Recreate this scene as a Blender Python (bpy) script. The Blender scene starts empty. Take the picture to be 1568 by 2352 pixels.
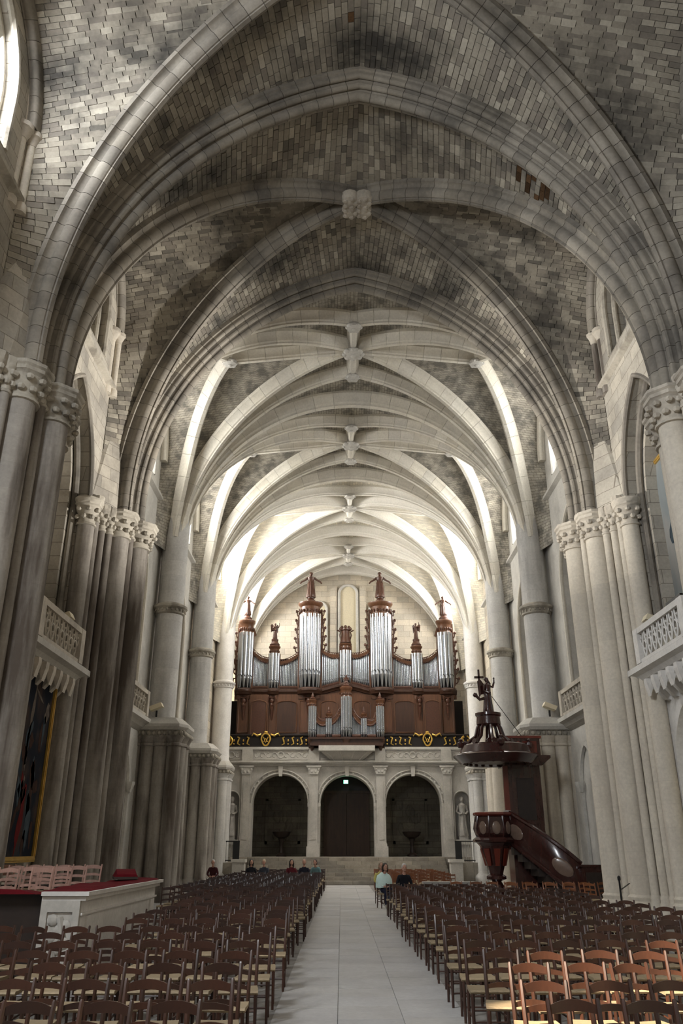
import bpy, math, random
from mathutils import Vector, Matrix
random.seed(7)
PI = math.pi
sc = bpy.context.scene
COL = sc.collection

# ------------------------------------------------------------------ camera
cam = bpy.data.cameras.new('camera')
cam.sensor_fit = 'VERTICAL'; cam.sensor_height = 36.0
cam.lens = 1850.0 / 2352.0 * 36.0
cam.clip_end = 300
camo = bpy.data.objects.new('camera', cam); COL.objects.link(camo)
CAMP = Vector((-0.3, 0.0, 1.62)); PITCH = math.atan(774.0 / 1850.0)
camo.location = CAMP
camo.rotation_euler = (PI / 2 + PITCH, 0, 0)
sc.camera = camo
# ------------------------------------------------------------------ world and sun
w = bpy.data.worlds.new('sky'); sc.world = w; w.use_nodes = True
bg = w.node_tree.nodes['Background']
bg.inputs[0].default_value = (0.86, 0.92, 1.0, 1); bg.inputs[1].default_value = 0.16
sun = bpy.data.lights.new('sun', 'SUN'); sun.energy = 11.0; sun.angle = 0.012; sun.color = (1.0, 0.83, 0.62)
suno = bpy.data.objects.new('sun', sun); COL.objects.link(suno)
suno.rotation_euler = Vector((1.0, 0.62, -0.95)).to_track_quat('-Z', 'Y').to_euler()
def area(loc, aim, sx, sy, power, color=(1, 1, 1)):
    l = bpy.data.lights.new('window_light', 'AREA'); l.shape = 'RECTANGLE'; l.size = sx; l.size_y = sy
    l.energy = power; l.color = color
    o = bpy.data.objects.new('window_light', l); COL.objects.link(o); o.location = loc
    o.rotation_euler = Vector(aim).to_track_quat('-Z', 'Y').to_euler()
    return o
vs = sc.view_settings
vs.view_transform = 'Standard'; vs.look = 'None'; vs.gamma = 1.0; vs.use_curve_mapping = False
vs.exposure = 0.78
area((-7.4, 1.6, 10.8), (1.0, 1.1, -0.85), 2.1, 4.0, 1050, (0.92, 0.96, 1.0))   # lamp added in the unseen lancet to brighten the right side

# ------------------------------------------------------------------ layout (metres, nave axis = +Y, centre x = XC)
XC = 0.15
YB = [7.3, 14.75, 22.3, 30.1, 37.6, 45.4, 53.2]   # pier lines
ZR = 19.7                                          # ridge of the vaults

# ------------------------------------------------------------------ mesh builder
class MB:
    def __init__(s): s.v = []; s.f = []; s.m = []; s.cur = 0; s.uv = None
    def q(s, *idx): s.f.append(tuple(idx)); s.m.append(s.cur)
    def add(s, vs_, fs):
        o = len(s.v); s.v += [tuple(p) for p in vs_]
        for f in fs: s.f.append(tuple(i + o for i in f)); s.m.append(s.cur)
        return s
    def box(s, x0, x1, y0, y1, z0, z1):
        return s.add([(x0,y0,z0),(x1,y0,z0),(x1,y1,z0),(x0,y1,z0),(x0,y0,z1),(x1,y0,z1),(x1,y1,z1),(x0,y1,z1)],
              [(0,3,2,1),(4,5,6,7),(0,1,5,4),(1,2,6,5),(2,3,7,6),(3,0,4,7)])
    def prism(s, poly, axis, a, b):
        """poly: 2D points; axis 0/1/2 = extrusion axis, from a to b"""
        n = len(poly)
        def P(p, h):
            if axis == 0: return (h, p[0], p[1])
            if axis == 1: return (p[0], h, p[1])
            return (p[0], p[1], h)
        vv = [P(p, a) for p in poly] + [P(p, b) for p in poly]
        ff = [tuple(range(n))[::-1], tuple(range(n, 2 * n))]
        for i in range(n):
            j = (i + 1) % n; ff.append((i, j, n + j, n + i))
        return s.add(vv, ff)
    def lathe(s, c, prof, n=16, a0=0.0, a1=2 * PI, flat=None):
        """prof: (r, z) list; c: (x, y, z)"""
        full = abs(a1 - a0 - 2 * PI) < 1e-6
        m = n if full else n + 1
        vv = []
        for r, z in prof:
            for k in range(m):
                a = a0 + (a1 - a0) * k / n
                vv.append((c[0] + r * math.cos(a), c[1] + r * math.sin(a), c[2] + z))
        ff = []
        for i in range(len(prof) - 1):
            for k in range(n):
                k2 = (k + 1) % m if full else k + 1
                ff.append((i*m+k, i*m+k2, (i+1)*m+k2, (i+1)*m+k))
        if full:
            ff.append(tuple(range(m))[::-1]); ff.append(tuple((len(prof)-1)*m + k for k in range(m)))
        return s.add(vv, ff)
    def tube(s, pts, rad, n=8, cap=True):
        pts = [Vector(p) for p in pts]; m = len(pts)
        rad = rad if isinstance(rad, (list, tuple)) else [rad] * m
        vv = []; prevu = None
        for i, p in enumerate(pts):
            t = (pts[min(i+1, m-1)] - pts[max(i-1, 0)]).normalized()
            u = prevu - t * prevu.dot(t) if prevu is not None else t.orthogonal()
            u.normalize(); prevu = u; b = t.cross(u)
            for k in range(n):
                a = 2 * PI * k / n
                vv.append(p + (u * math.cos(a) + b * math.sin(a)) * rad[i])
        ff = []
        for i in range(m - 1):
            for k in range(n):
                k2 = (k + 1) % n; ff.append((i*n+k, i*n+k2, (i+1)*n+k2, (i+1)*n+k))
        if cap: ff.append(tuple(range(n))[::-1]); ff.append(tuple((m-1)*n + k for k in range(n)))
        return s.add(vv, ff)
    def sweep(s, secs, closed=True, cap=True):
        """secs: list of rings of 3D points"""
        n = len(secs[0]); vv = [p for r in secs for p in r]; ff = []
        for i in range(len(secs) - 1):
            for k in range(n if closed else n - 1):
                k2 = (k + 1) % n; ff.append((i*n+k, i*n+k2, (i+1)*n+k2, (i+1)*n+k))
        if cap and closed: ff.append(tuple(range(n))[::-1]); ff.append(tuple((len(secs)-1)*n + k for k in range(n)))
        return s.add(vv, ff)
    def ball(s, c, r, n=10, m=7):
        rx, ry, rz = r if isinstance(r, (tuple, list)) else (r, r, r)
        vv = [(c[0], c[1], c[2] - rz)]
        for i in range(1, m):
            a = PI * i / m
            for k in range(n):
                b = 2 * PI * k / n
                vv.append((c[0] + rx*math.sin(a)*math.cos(b), c[1] + ry*math.sin(a)*math.sin(b), c[2] - rz*math.cos(a)))
        vv.append((c[0], c[1], c[2] + rz)); ff = []
        for k in range(n): ff.append((0, 1 + (k+1) % n, 1 + k))
        for i in range(m - 2):
            for k in range(n):
                k2 = (k + 1) % n; ff.append((1+i*n+k, 1+i*n+k2, 1+(i+1)*n+k2, 1+(i+1)*n+k))
        L = len(vv) - 1
        for k in range(n): ff.append((L, 1+(m-2)*n+k, 1+(m-2)*n+(k+1) % n))
        return s.add(vv, ff)
    def mesh(s, name, mats, smooth=None):
        me = bpy.data.meshes.new(name); me.from_pydata(s.v, [], s.f)
        for mt in (mats if isinstance(mats, (list, tuple)) else [mats]): me.materials.append(mt)
        if any(s.m): me.polygons.foreach_set('material_index', s.m)
        me.update()
        if smooth:
            try: me.set_sharp_from_angle(angle=math.radians(smooth))
            except Exception: pass
            me.polygons.foreach_set('use_smooth', [True] * len(me.polygons))
        return me
    def obj(s, name, mats, parent=None, smooth=None):
        return link(name, s.mesh(name, mats, smooth), parent)

def link(name, me, parent=None, mw=None):
    o = bpy.data.objects.new(name, me); COL.objects.link(o)
    if parent is not None: o.parent = parent
    if mw is not None: o.matrix_basis = mw
    return o
def tag(o, label=None, cat=None, group=None, kind=None):
    if label: o['label'] = label
    if cat: o['category'] = cat
    if group: o['group'] = group
    if kind: o['kind'] = kind
    return o
def empty(name, loc=(0, 0, 0), rz=0.0, **k):
    o = bpy.data.objects.new(name, None); COL.objects.link(o)
    o.location = loc; o.rotation_euler = (0, 0, rz); o.empty_display_size = 0.2
    return tag(o, **k)

# ------------------------------------------------------------------ materials
def new_mat(name):
    m = bpy.data.materials.new(name); m.use_nodes = True
    nt = m.node_tree; b = nt.nodes['Principled BSDF']
    return m, nt, b
def N(nt, t, **k):
    n = nt.nodes.new(t)
    for a, v in k.items(): setattr(n, a, v)
    return n
def mixc(nt, a, b, fac, mode='MIX'):
    n = nt.nodes.new('ShaderNodeMix'); n.data_type = 'RGBA'; n.blend_type = mode
    for i, v in ((0, fac), (6, a), (7, b)):
        if hasattr(v, 'is_linked') or hasattr(v, 'links'): nt.links.new(v, n.inputs[i])
        elif i == 0: n.inputs[0].default_value = v
        else: n.inputs[i].default_value = (*v, 1) if len(v) == 3 else v
    return n.outputs[2]
def ramp(nt, val, stops):
    r = nt.nodes.new('ShaderNodeValToRGB'); e = r.color_ramp.elements
    while len(e) < len(stops): e.new(0.5)
    for i, (p, c) in enumerate(stops): e[i].position = p; e[i].color = (c, c, c, 1) if not isinstance(c, tuple) else (*c, 1)
    nt.links.new(val, r.inputs[0]); return r.outputs[0]
def noise(nt, vec, scale, detail=4.0, rough=0.55):
    n = nt.nodes.new('ShaderNodeTexNoise'); n.inputs['Scale'].default_value = scale
    n.inputs['Detail'].default_value = detail; n.inputs['Roughness'].default_value = rough
    nt.links.new(vec, n.inputs['Vector']); return n.outputs[0]
def wpos(nt, scale=(1, 1, 1)):
    g = nt.nodes.new('ShaderNodeNewGeometry'); m = nt.nodes.new('ShaderNodeMapping'); m.inputs['Scale'].default_value = scale
    nt.links.new(g.outputs['Position'], m.inputs['Vector']); return m.outputs[0]
def bump(nt, b, h, strength=0.3, dist=0.02):
    n = nt.nodes.new('ShaderNodeBump'); n.inputs['Strength'].default_value = strength; n.inputs['Distance'].default_value = dist
    nt.links.new(h, n.inputs['Height']); nt.links.new(n.outputs[0], b.inputs['Normal'])
def stone(name, c1, c2, dirt=0.0, dirtc=(0.05, 0.045, 0.04), dscale=0.6, rnd=0.0, courses=None, streak=False, tone=False, rough=0.9, lo=0.48, hi=0.66, cc=1.0):
    m, nt, b = new_mat(name)
    p = wpos(nt); n1 = noise(nt, p, 1.7, 6); col = mixc(nt, c1, c2, ramp(nt, n1, ((0.3, 0.0), (0.7, 1.0))))
    n2 = noise(nt, p, 14, 5, 0.6)
    col = mixc(nt, col, ramp(nt, n2, ((0.25, 0.72), (0.75, 1.15))), 0.5, 'MULTIPLY')
    hts = n2
    if courses:
        bt = nt.nodes.new('ShaderNodeTexBrick'); bt.inputs['Scale'].default_value = 1.0
        bt.inputs['Brick Width'].default_value = courses[0]; bt.inputs['Row Height'].default_value = courses[1]
        bt.inputs['Mortar Size'].default_value = courses[2] if len(courses) > 2 else 0.008; bt.inputs['Mortar Smooth'].default_value = 0.2
        g1 = lambda v: 1 + (v - 1) * cc
        bt.inputs['Color1'].default_value = (g1(.8), g1(.8), g1(.8), 1); bt.inputs['Color2'].default_value = (g1(1.1), g1(1.08), g1(1.04), 1); bt.inputs['Mortar'].default_value = (g1(.5), g1(.48), g1(.45), 1)
        if courses[-1] == 'uv':
            u = nt.nodes.new('ShaderNodeUVMap'); nt.links.new(u.outputs[0], bt.inputs['Vector'])
        else:
            g = nt.nodes.new('ShaderNodeNewGeometry'); sp = nt.nodes.new('ShaderNodeSeparateXYZ'); cb = nt.nodes.new('ShaderNodeCombineXYZ')
            ad = nt.nodes.new('ShaderNodeMath'); nt.links.new(g.outputs['Position'], sp.inputs[0])
            nt.links.new(sp.outputs[0], ad.inputs[0]); nt.links.new(sp.outputs[1], ad.inputs[1])
            nt.links.new(ad.outputs[0], cb.inputs[0]); nt.links.new(sp.outputs[2], cb.inputs[1]); nt.links.new(cb.outputs[0], bt.inputs['Vector'])
        col = mixc(nt, col, bt.outputs[0], 1.0, 'MULTIPLY')
    if rnd:
        oi = nt.nodes.new('ShaderNodeObjectInfo')
        src = oi.outputs['Random']
        if tone:
            at = nt.nodes.new('ShaderNodeAttribute'); at.attribute_name = 'tone'; src = at.outputs['Fac']
        col = mixc(nt, col, ramp(nt, src, ((0.0, (1-rnd, 1-rnd, 1-rnd)), (0.12, (1-.55*rnd, 1-.6*rnd, 1-.6*rnd)), (0.55, (1.0, 0.985, 0.95)), (0.86, (1+.3*rnd, 1+.28*rnd, 1+.22*rnd)), (1.0, (1+rnd, 1+rnd, 1+.95*rnd)))), 1.0, 'MULTIPLY')
    if dirt:
        pd = wpos(nt, (1, 1, 0.12)) if streak else p
        nd = noise(nt, pd, dscale, 5, 0.62)
        f = ramp(nt, nd, ((lo, 0.0), (hi, dirt)))
        col = mixc(nt, col, dirtc, f)
    nt.links.new(col, b.inputs['Base Color']); b.inputs['Roughness'].default_value = rough
    b.inputs['Specular IOR Level'].default_value = 0.2
    bump(nt, b, hts, 0.35, 0.012)
    return m
def plain(name, c, rough=0.5, metal=0.0, spec=0.5, grain=0.0, scale=(1, 1, 1), gs=8.0, c2=None, rnd=0.0, coat=0.0):
    m, nt, b = new_mat(name)
    col = None
    if grain:
        tc = nt.nodes.new('ShaderNodeTexCoord'); mp = nt.nodes.new('ShaderNodeMapping'); mp.inputs['Scale'].default_value = scale
        nt.links.new(tc.outputs['Object'], mp.inputs['Vector'])
        n1 = noise(nt, mp.outputs[0], gs, 5, 0.6)
        c2 = c2 or tuple(x * (1 - grain) for x in c)
        col = mixc(nt, c, c2, ramp(nt, n1, ((0.3, 0.0), (0.7, 1.0))))
        bump(nt, b, n1, 0.15, 0.005)
    if rnd:
        oi = nt.nodes.new('ShaderNodeObjectInfo')
        col = mixc(nt, col if col is not None else c, ramp(nt, oi.outputs['Random'], ((0, 1 - rnd), (1, 1 + rnd))), 1.0, 'MULTIPLY')
    if col is not None: nt.links.new(col, b.inputs['Base Color'])
    else: b.inputs['Base Color'].default_value = (*c, 1)
    b.inputs['Roughness'].default_value = rough; b.inputs['Metallic'].default_value = metal
    b.inputs['Specular IOR Level'].default_value = spec
    if coat: b.inputs['Coat Weight'].default_value = coat; b.inputs['Coat Roughness'].default_value = 0.12
    return m
def glow(name, c, s):
    m, nt, b = new_mat(name); b.inputs['Base Color'].default_value = (*c, 1)
    b.inputs['Emission Color'].default_value = (*c, 1); b.inputs['Emission Strength'].default_value = s
    return m
SOOT = (0.035, 0.034, 0.032)
M = dict(
 brick   = stone('vault_brick', (0.365, 0.337, 0.285), (0.275, 0.254, 0.215), 0.88, SOOT, 0.42, rnd=0.5, lo=0.48, hi=0.66),
 brickm  = stone('vault_brick_joined', (0.365, 0.337, 0.285), (0.275, 0.254, 0.215), 0.88, SOOT, 0.42, rnd=0.5, tone=True, lo=0.48, hi=0.66),
 rust    = plain('rusty_brick', (0.125, 0.072, 0.038), 0.9, spec=0.1, grain=0.5, gs=7, rnd=0.4),
 mortar  = stone('mortar', (0.17, 0.155, 0.135), (0.13, 0.12, 0.105), 0.6, SOOT, 0.42),
 rib     = stone('rib_stone', (0.32, 0.293, 0.25), (0.245, 0.224, 0.193), 0.62, SOOT, 0.5, rnd=0.18),
 ribcore = plain('rib_joint', (0.05, 0.045, 0.04), 0.95, spec=0.1),
 pier    = stone('pier_stone', (0.40, 0.37, 0.33), (0.31, 0.285, 0.255), 0.88, (0.078, 0.060, 0.047), 1.9, courses=(9.0, 0.52, 0.004), streak=True, lo=0.42, hi=0.64, cc=0.3),  # soot streaks, plus shade put into this darker copy of the stone
 pierR   = stone('lit_pier_stone', (0.68, 0.625, 0.53), (0.59, 0.54, 0.46), 0.3, (0.26, 0.20, 0.15), 1.7, courses=(9.0, 0.52, 0.004), streak=True, lo=0.50, hi=0.75, cc=0.25),  # lighter copy of the pier stone, light put into its colour
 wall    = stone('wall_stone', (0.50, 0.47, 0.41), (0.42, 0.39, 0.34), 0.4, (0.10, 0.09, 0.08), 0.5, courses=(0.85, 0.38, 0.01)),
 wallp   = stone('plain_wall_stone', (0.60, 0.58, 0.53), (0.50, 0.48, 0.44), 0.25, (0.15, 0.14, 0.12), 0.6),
 block   = stone('ashlar', (0.46, 0.43, 0.38), (0.39, 0.365, 0.325), 0.4, (0.09, 0.082, 0.075), 0.5, rnd=0.16),
 col     = stone('column_stone', (0.60, 0.59, 0.565), (0.51, 0.50, 0.48), 0.45, (0.2, 0.185, 0.165), 1.6, courses=(9.0, 0.6, 0.005), streak=True, cc=0.35),
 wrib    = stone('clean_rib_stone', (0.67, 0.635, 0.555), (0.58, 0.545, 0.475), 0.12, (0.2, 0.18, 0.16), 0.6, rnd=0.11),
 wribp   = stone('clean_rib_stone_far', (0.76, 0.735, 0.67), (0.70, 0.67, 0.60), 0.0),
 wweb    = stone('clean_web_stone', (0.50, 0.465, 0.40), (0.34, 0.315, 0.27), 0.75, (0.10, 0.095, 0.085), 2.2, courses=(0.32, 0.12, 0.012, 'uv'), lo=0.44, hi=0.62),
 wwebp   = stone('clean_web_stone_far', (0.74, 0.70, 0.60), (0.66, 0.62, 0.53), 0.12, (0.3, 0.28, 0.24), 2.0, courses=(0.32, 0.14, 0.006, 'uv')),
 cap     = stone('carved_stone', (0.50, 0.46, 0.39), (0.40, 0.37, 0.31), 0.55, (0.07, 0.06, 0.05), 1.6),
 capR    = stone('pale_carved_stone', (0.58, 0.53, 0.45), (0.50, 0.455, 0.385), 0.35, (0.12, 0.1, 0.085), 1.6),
 gal     = stone('gallery_stone', (0.55, 0.525, 0.48), (0.47, 0.45, 0.41), 0.35, (0.2, 0.185, 0.165), 0.9),
 darkst  = stone('porch_stone', (0.20, 0.18, 0.145), (0.15, 0.135, 0.11), 0.3, (0.06, 0.055, 0.045), 0.9, courses=(0.7, 0.34, 0.01)),
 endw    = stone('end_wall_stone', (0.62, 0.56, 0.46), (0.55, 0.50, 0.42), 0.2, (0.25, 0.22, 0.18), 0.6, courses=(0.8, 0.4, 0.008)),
 endp    = stone('end_panel_plaster', (0.68, 0.61, 0.44), (0.64, 0.57, 0.42)),
 slab    = stone('paving_slab', (0.47, 0.465, 0.46), (0.39, 0.385, 0.385), 0.25, (0.2, 0.19, 0.18), 1.1, rnd=0.10, rough=0.42),
 floor   = stone('floor_stone', (0.30, 0.29, 0.275), (0.24, 0.23, 0.22), 0.3, (0.12, 0.11, 0.1), 1.1, courses=(0.6, 0.6, 0.006), rough=0.5),
 step    = stone('step_stone', (0.36, 0.33, 0.285), (0.27, 0.245, 0.21), 0.4, (0.12, 0.1, 0.085), 1.4, courses=(1.3, 5.0, 0.012)),
 marble  = stone('white_marble', (0.74, 0.72, 0.69), (0.66, 0.64, 0.61), 0.25, (0.42, 0.40, 0.38), 1.4, rough=0.5),
 statue  = stone('statue_stone', (0.50, 0.475, 0.44), (0.42, 0.40, 0.37), 0.3, (0.2, 0.19, 0.17), 3.0),
 organ   = plain('organ_wood', (0.15, 0.060, 0.025), 0.42, grain=0.45, scale=(1, 1, 0.15), gs=9, coat=0.15),
 organd  = plain('organ_wood_dark', (0.065, 0.027, 0.014), 0.45, grain=0.4, scale=(1, 1, 0.15), gs=9),
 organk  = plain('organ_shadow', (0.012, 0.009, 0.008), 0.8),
 carved  = plain('carved_wood', (0.10, 0.036, 0.018), 0.4, grain=0.4, gs=12, coat=0.1),
 tin     = plain('pipe_tin', (0.44, 0.465, 0.50), 0.24, metal=0.95, rnd=0.08),
 gold    = plain('gilding', (0.80, 0.52, 0.12), 0.35, metal=0.8),
 frame   = plain('gilt_frame', (0.62, 0.40, 0.10), 0.4, metal=0.55, grain=0.3, gs=6),
 pulpit  = plain('mahogany', (0.055, 0.016, 0.013), 0.24, grain=0.5, scale=(1, 1, 0.2), gs=7, coat=0.5),
 pulpitr = plain('red_mahogany', (0.17, 0.028, 0.016), 0.3, grain=0.3, scale=(1, 1, 0.2), gs=7, coat=0.3),
 pmarble = plain('pulpit_marble', (0.22, 0.15, 0.115), 0.22, grain=0.35, gs=5, coat=0.4),
 chair   = plain('chair_wood', (0.050, 0.0175, 0.0085), 0.45, grain=0.4, scale=(1, 1, 0.2), gs=20, rnd=0.35, coat=0.08),
 chairo  = plain('chair_wood_sunlit', (0.23, 0.08, 0.028), 0.36, grain=0.35, scale=(1, 1, 0.2), gs=20, rnd=0.25, coat=0.1),  # sunlight on the far and pulpit chairs put into the wood colour
 chairp  = plain('chair_wood_pale', (0.42, 0.25, 0.20), 0.5, grain=0.3, scale=(1, 1, 0.2), gs=20, rnd=0.2),
 straw   = plain('straw_seat', (0.36, 0.275, 0.165), 0.7, grain=0.4, scale=(1, 6, 1), gs=30, rnd=0.2),
 iron    = plain('black_iron', (0.02, 0.02, 0.02), 0.5, metal=0.4),
 grey    = plain('grey_paint', (0.32, 0.31, 0.29), 0.6),
 ivory   = plain('lamp_ivory', (0.72, 0.64, 0.46), 0.5),
 red     = plain('red_cloth', (0.125, 0.006, 0.011), 0.9, spec=0.15, grain=0.3, gs=14),
 dark    = plain('dark_wood', (0.03, 0.018, 0.013), 0.5, grain=0.4, gs=8),
 door    = plain('door_wood', (0.07, 0.035, 0.018), 0.55, grain=0.4, scale=(1, 1, .15), gs=8),
 glass   = glow('daylit_glass', (0.90, 0.95, 1.0), 2.2),
 clear   = plain('clear_glass', (0.8, 0.85, 0.9), 0.1),
 glassd  = glow('dim_glass', (0.8, 0.86, 0.92), 0.7),
 exit    = glow('exit_sign_green', (0.25, 1.0, 0.62), 1.6),
 exitw   = glow('exit_sign_white', (0.9, 1.0, 0.95), 2.0),
)

_nt = M['clear'].node_tree; _tr = _nt.nodes.new('ShaderNodeBsdfTransparent'); _mx = _nt.nodes.new('ShaderNodeMixShader'); _mx.inputs[0].default_value = 0.88
_nt.links.new(_nt.nodes['Principled BSDF'].outputs[0], _mx.inputs[1]); _nt.links.new(_tr.outputs[0], _mx.inputs[2]); _nt.links.new(_mx.outputs[0], _nt.nodes['Material Output'].inputs[0])
# ================================================================== VAULTS
def in_frame(p, m=0.06):
    d = Vector(p) - CAMP; c, s = math.cos(PITCH), math.sin(PITCH)
    zc = d.y * c + d.z * s
    if zc < 0.5: return 0
    u = d.x / zc * 1850; v = (-d.y * s + d.z * c) / zc * 1850
    return 1.0 / zc if abs(u) < 784 * (1 + m) and abs(v) < 1176 * (1 + m) else 0
class Arch:
    def __init__(s, a, h): s.a = a; s.h = h; s.c = (h*h - a*a) / (2*a); s.r = s.c + a; s.pm = math.acos(max(-1, min(1, s.c / s.r)))
    def s_(s, z): return math.sqrt(max(s.r*s.r - z*z, 0.0)) - s.c
class Scaled:
    def __init__(s, base, L): s.b = base; s.k = L / base.a
    def s_(s, z): return s.b.s_(z) * s.k
class Bay:
    """one vault bay between two pier lines; local heights above the springing z0"""
    def __init__(s, k, a, z0, xw, dg, wf, zsf, zaf, xd, scaled=False):
        s.y0, s.y1 = YB[k], YB[k+1]; s.yc = (s.y0 + s.y1) / 2; s.hb = (s.y1 - s.y0) / 2
        s.a = a; s.z0 = z0; s.h = ZR - z0; s.xw = xw; s.xd = xd; s.yd = s.hb - dg
        s.T = Arch(a, s.h); s.Ld = math.hypot(xd, s.yd); s.D = Scaled(s.T, s.Ld) if scaled else Arch(s.Ld, s.h)
        s.wf = wf; s.zsf = zsf - z0; s.zaf = zaf - z0; s.F = Arch(wf, s.zaf - s.zsf)
    def tr(s, t, sx, sy):      # transverse cell ruling (arch point, diagonal point)
        z = s.h * math.sin(t * PI / 2) if False else s.h * t
        q = s.D.s_(z) / s.Ld
        return (Vector((XC + sx*s.T.s_(z), s.yc + sy*s.hb, s.z0 + z)), Vector((XC + sx*s.xd*q, s.yc + sy*s.yd*q, s.z0 + z)))
    def la(s, t, sx, sy):      # lateral cell ruling (diagonal point, wall arch point)
        z = s.h * t; q = s.D.s_(z) / s.Ld; zf = s.zaf * t
        f = s.wf if zf < s.zsf else s.F.s_(zf - s.zsf)
        return (Vector((XC + sx*s.xd*q, s.yc + sy*s.yd*q, s.z0 + z)), Vector((XC + sx*s.xw, s.yc + sy*f, s.z0 + zf)))
    def H(s, x, y):            # surface height over plan point (nave-centred x)
        X = abs(x); Y = abs(y - s.yc); lat = X / s.xd > Y / s.yd
        if lat and X > s.xw - 0.02: X = s.xw - 0.02
        lo, hi = 0.0, 1.0
        fn = s.la if lat else s.tr
        def g(t):
            A, B = fn(t, 1, 1); ax, ay, bx, by = A.x - XC, A.y - s.yc, B.x - XC, B.y - s.yc
            return (bx-ax)*(Y-ay) - (by-ay)*(X-ax)
        g0 = g(lo); g1 = g(hi)
        if g0 * g1 > 0: t = lo if abs(g0) < abs(g1) else hi
        else:
            for _ in range(34):
                t = (lo + hi) / 2; gm = g(t)
                if gm * g0 > 0: lo = t
                else: hi = t
        A, B = fn(t, 1, 1); L = (B - A).xy.length
        u = min(1, max(0, ((Vector((X + XC, Y + s.yc)) - A.xy).length / L) if L > 1e-6 else 0))
        return A.z + (B.z - A.z) * u
TS = [math.sin(i / 36 * PI / 2) if i < 36 else 1.0 for i in range(37)]
def cell_mesh(fn, sides, nu=6, uv=True):
    """ruled web surface with course-aligned UV"""
    me_v, me_f, uvs = [], [], []
    for sx, sy in sides:
        base = len(me_v); arc = 0; prev = None
        for i, t in enumerate(TS):
            A, B = fn(t, sx, sy)
            if prev: arc += ((A - prev[0]).length + (B - prev[1]).length) / 2
            prev = (A, B)
            for j in range(nu + 1):
                me_v.append(A.lerp(B, j / nu)); uvs.append(((A - B).length * (j / nu) + 0.13 * (sx + 2 * sy), arc))
        for i in range(len(TS) - 1):
            for j in range(nu):
                a = base + i * (nu + 1) + j; me_f.append((a, a+1, a+nu+2, a+nu+1))
    me = bpy.data.meshes.new('web'); me.from_pydata([tuple(v) for v in me_v], [], me_f)
    if uv:
        l = me.uv_layers.new(name='UVMap')
        for lp in me.loops: l.data[lp.index].uv = uvs[lp.vertex_index]
    me.polygons.foreach_set('use_smooth', [True] * len(me.polygons)); me.update()
    return me
UNIT = MB().box(-.5, .5, -.5, .5, -.5, .5).mesh('brick', M['brick'])
BOXF = [(0,3,2,1),(4,5,6,7),(0,1,5,4),(1,2,6,5),(2,3,7,6),(3,0,4,7)]
URUST = MB().box(-.5, .5, -.5, .5, -.5, .5).mesh('brick', M['rust'])
STAIN = [(Vector((-.05, 12.9, 19.55)), .16, 1.0), (Vector((4.72, 15.75, 17.4)), .6, .5)]     # rusty brick and rust-brown damp stain on the vault
def place_bricks(parent, mats, limit=300, name='brick', unit=None, matm=None):
    """mats: brick matrices; the ones that show largest become parts, the rest one joined part"""
    unit = unit or UNIT
    boost = lambda m: 10.0 if unit is UNIT and any((m.translation - c_).length < r_ for c_, r_, p_ in STAIN) else 1.0
    sc_ = sorted(((in_frame(m.translation) * random.uniform(.97, 1.03) * boost(m), i) for i, m in enumerate(mats)), reverse=True)
    keep = [i for s_, i in sc_ if s_ > 0][:limit]; ks = set(keep)
    for i in keep:
        u_ = unit
        if unit is UNIT:
            for c_, r_, p_ in STAIN:
                if (mats[i].translation - c_).length < r_ and random.random() < p_: u_ = URUST
        link(name, u_, parent, mats[i])
    rest = [m for i, m in enumerate(mats) if i not in ks]
    if rest:
        b = MB(); tones = []
        for m in rest:
            b.add([m @ Vector(p) for p in ((-.5,-.5,-.5),(.5,-.5,-.5),(.5,.5,-.5),(-.5,.5,-.5),(-.5,-.5,.5),(.5,-.5,.5),(.5,.5,.5),(-.5,.5,.5))], BOXF)
            tones += [random.random()] * 8
        me = b.mesh(name + '_field', matm or M['brickm'])
        at = me.attributes.new('tone', 'FLOAT', 'POINT'); at.data.foreach_set('value', tones)
        tag(link(name + '_field', me, parent), kind='stuff')
def basis(c, e1, e2, n, s1, s2, s3):
    return Matrix(((e1.x*s1, e2.x*s2, n.x*s3, c.x), (e1.y*s1, e2.y*s2, n.y*s3, c.y), (e1.z*s1, e2.z*s2, n.z*s3, c.z), (0, 0, 0, 1)))
def cell_bricks(fn, sides, inside, bh=0.155, bl=0.34):
    out = []
    for sx, sy in sides:
        # arc length table
        tab = [0.0]; pts = [fn(i / 200, sx, sy) for i in range(201)]
        mid = [p[0].lerp(p[1], .5) for p in pts]
        for i in range(200): tab.append(tab[-1] + (mid[i+1] - mid[i]).length)
        tot = tab[-1]; nc = max(1, int(tot / bh)); st = tot / nc
        def tt(l):
            lo = 0
            for i in range(200):
                if tab[i+1] >= l: return (i + (l - tab[i]) / max(tab[i+1] - tab[i], 1e-9)) / 200
            return 1.0
        for c in range(nc):
            t0, t1 = tt(c * st), tt((c + 1) * st); tm = (t0 + t1) / 2
            A, B = fn(tm, sx, sy); A0, B0 = fn(t0, sx, sy); A1, B1 = fn(t1, sx, sy)
            L = (B - A).length
            if L < 0.12: continue
            pos = -random.random() * bl * 0.9 if L > bl else 0.0
            while pos < L - 0.03:
                ln = bl * random.uniform(0.72, 1.22); u0 = max(pos, 0) / L; u1 = min(pos + ln, L) / L
                if L - (pos + ln) < 0.1: u1 = 1.0
                pos += ln
                if u1 - u0 < 0.05 / L: continue
                um = (u0 + u1) / 2; cc = A.lerp(B, um)
                e1 = (B - A).normalized(); e2 = (A1.lerp(B1, um) - A0.lerp(B0, um)); hh = e2.length
                e2 = (e2 - e1 * e2.dot(e1)).normalized(); n = e1.cross(e2)
                if n.dot(inside - cc) < 0: n = -n
                out.append(basis(cc + n * random.uniform(-0.012, 0.006), e1, e2, n, (u1-u0)*L - 0.018, hh - 0.018, 0.05))
                if u1 >= 1.0: break
    return out
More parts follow.
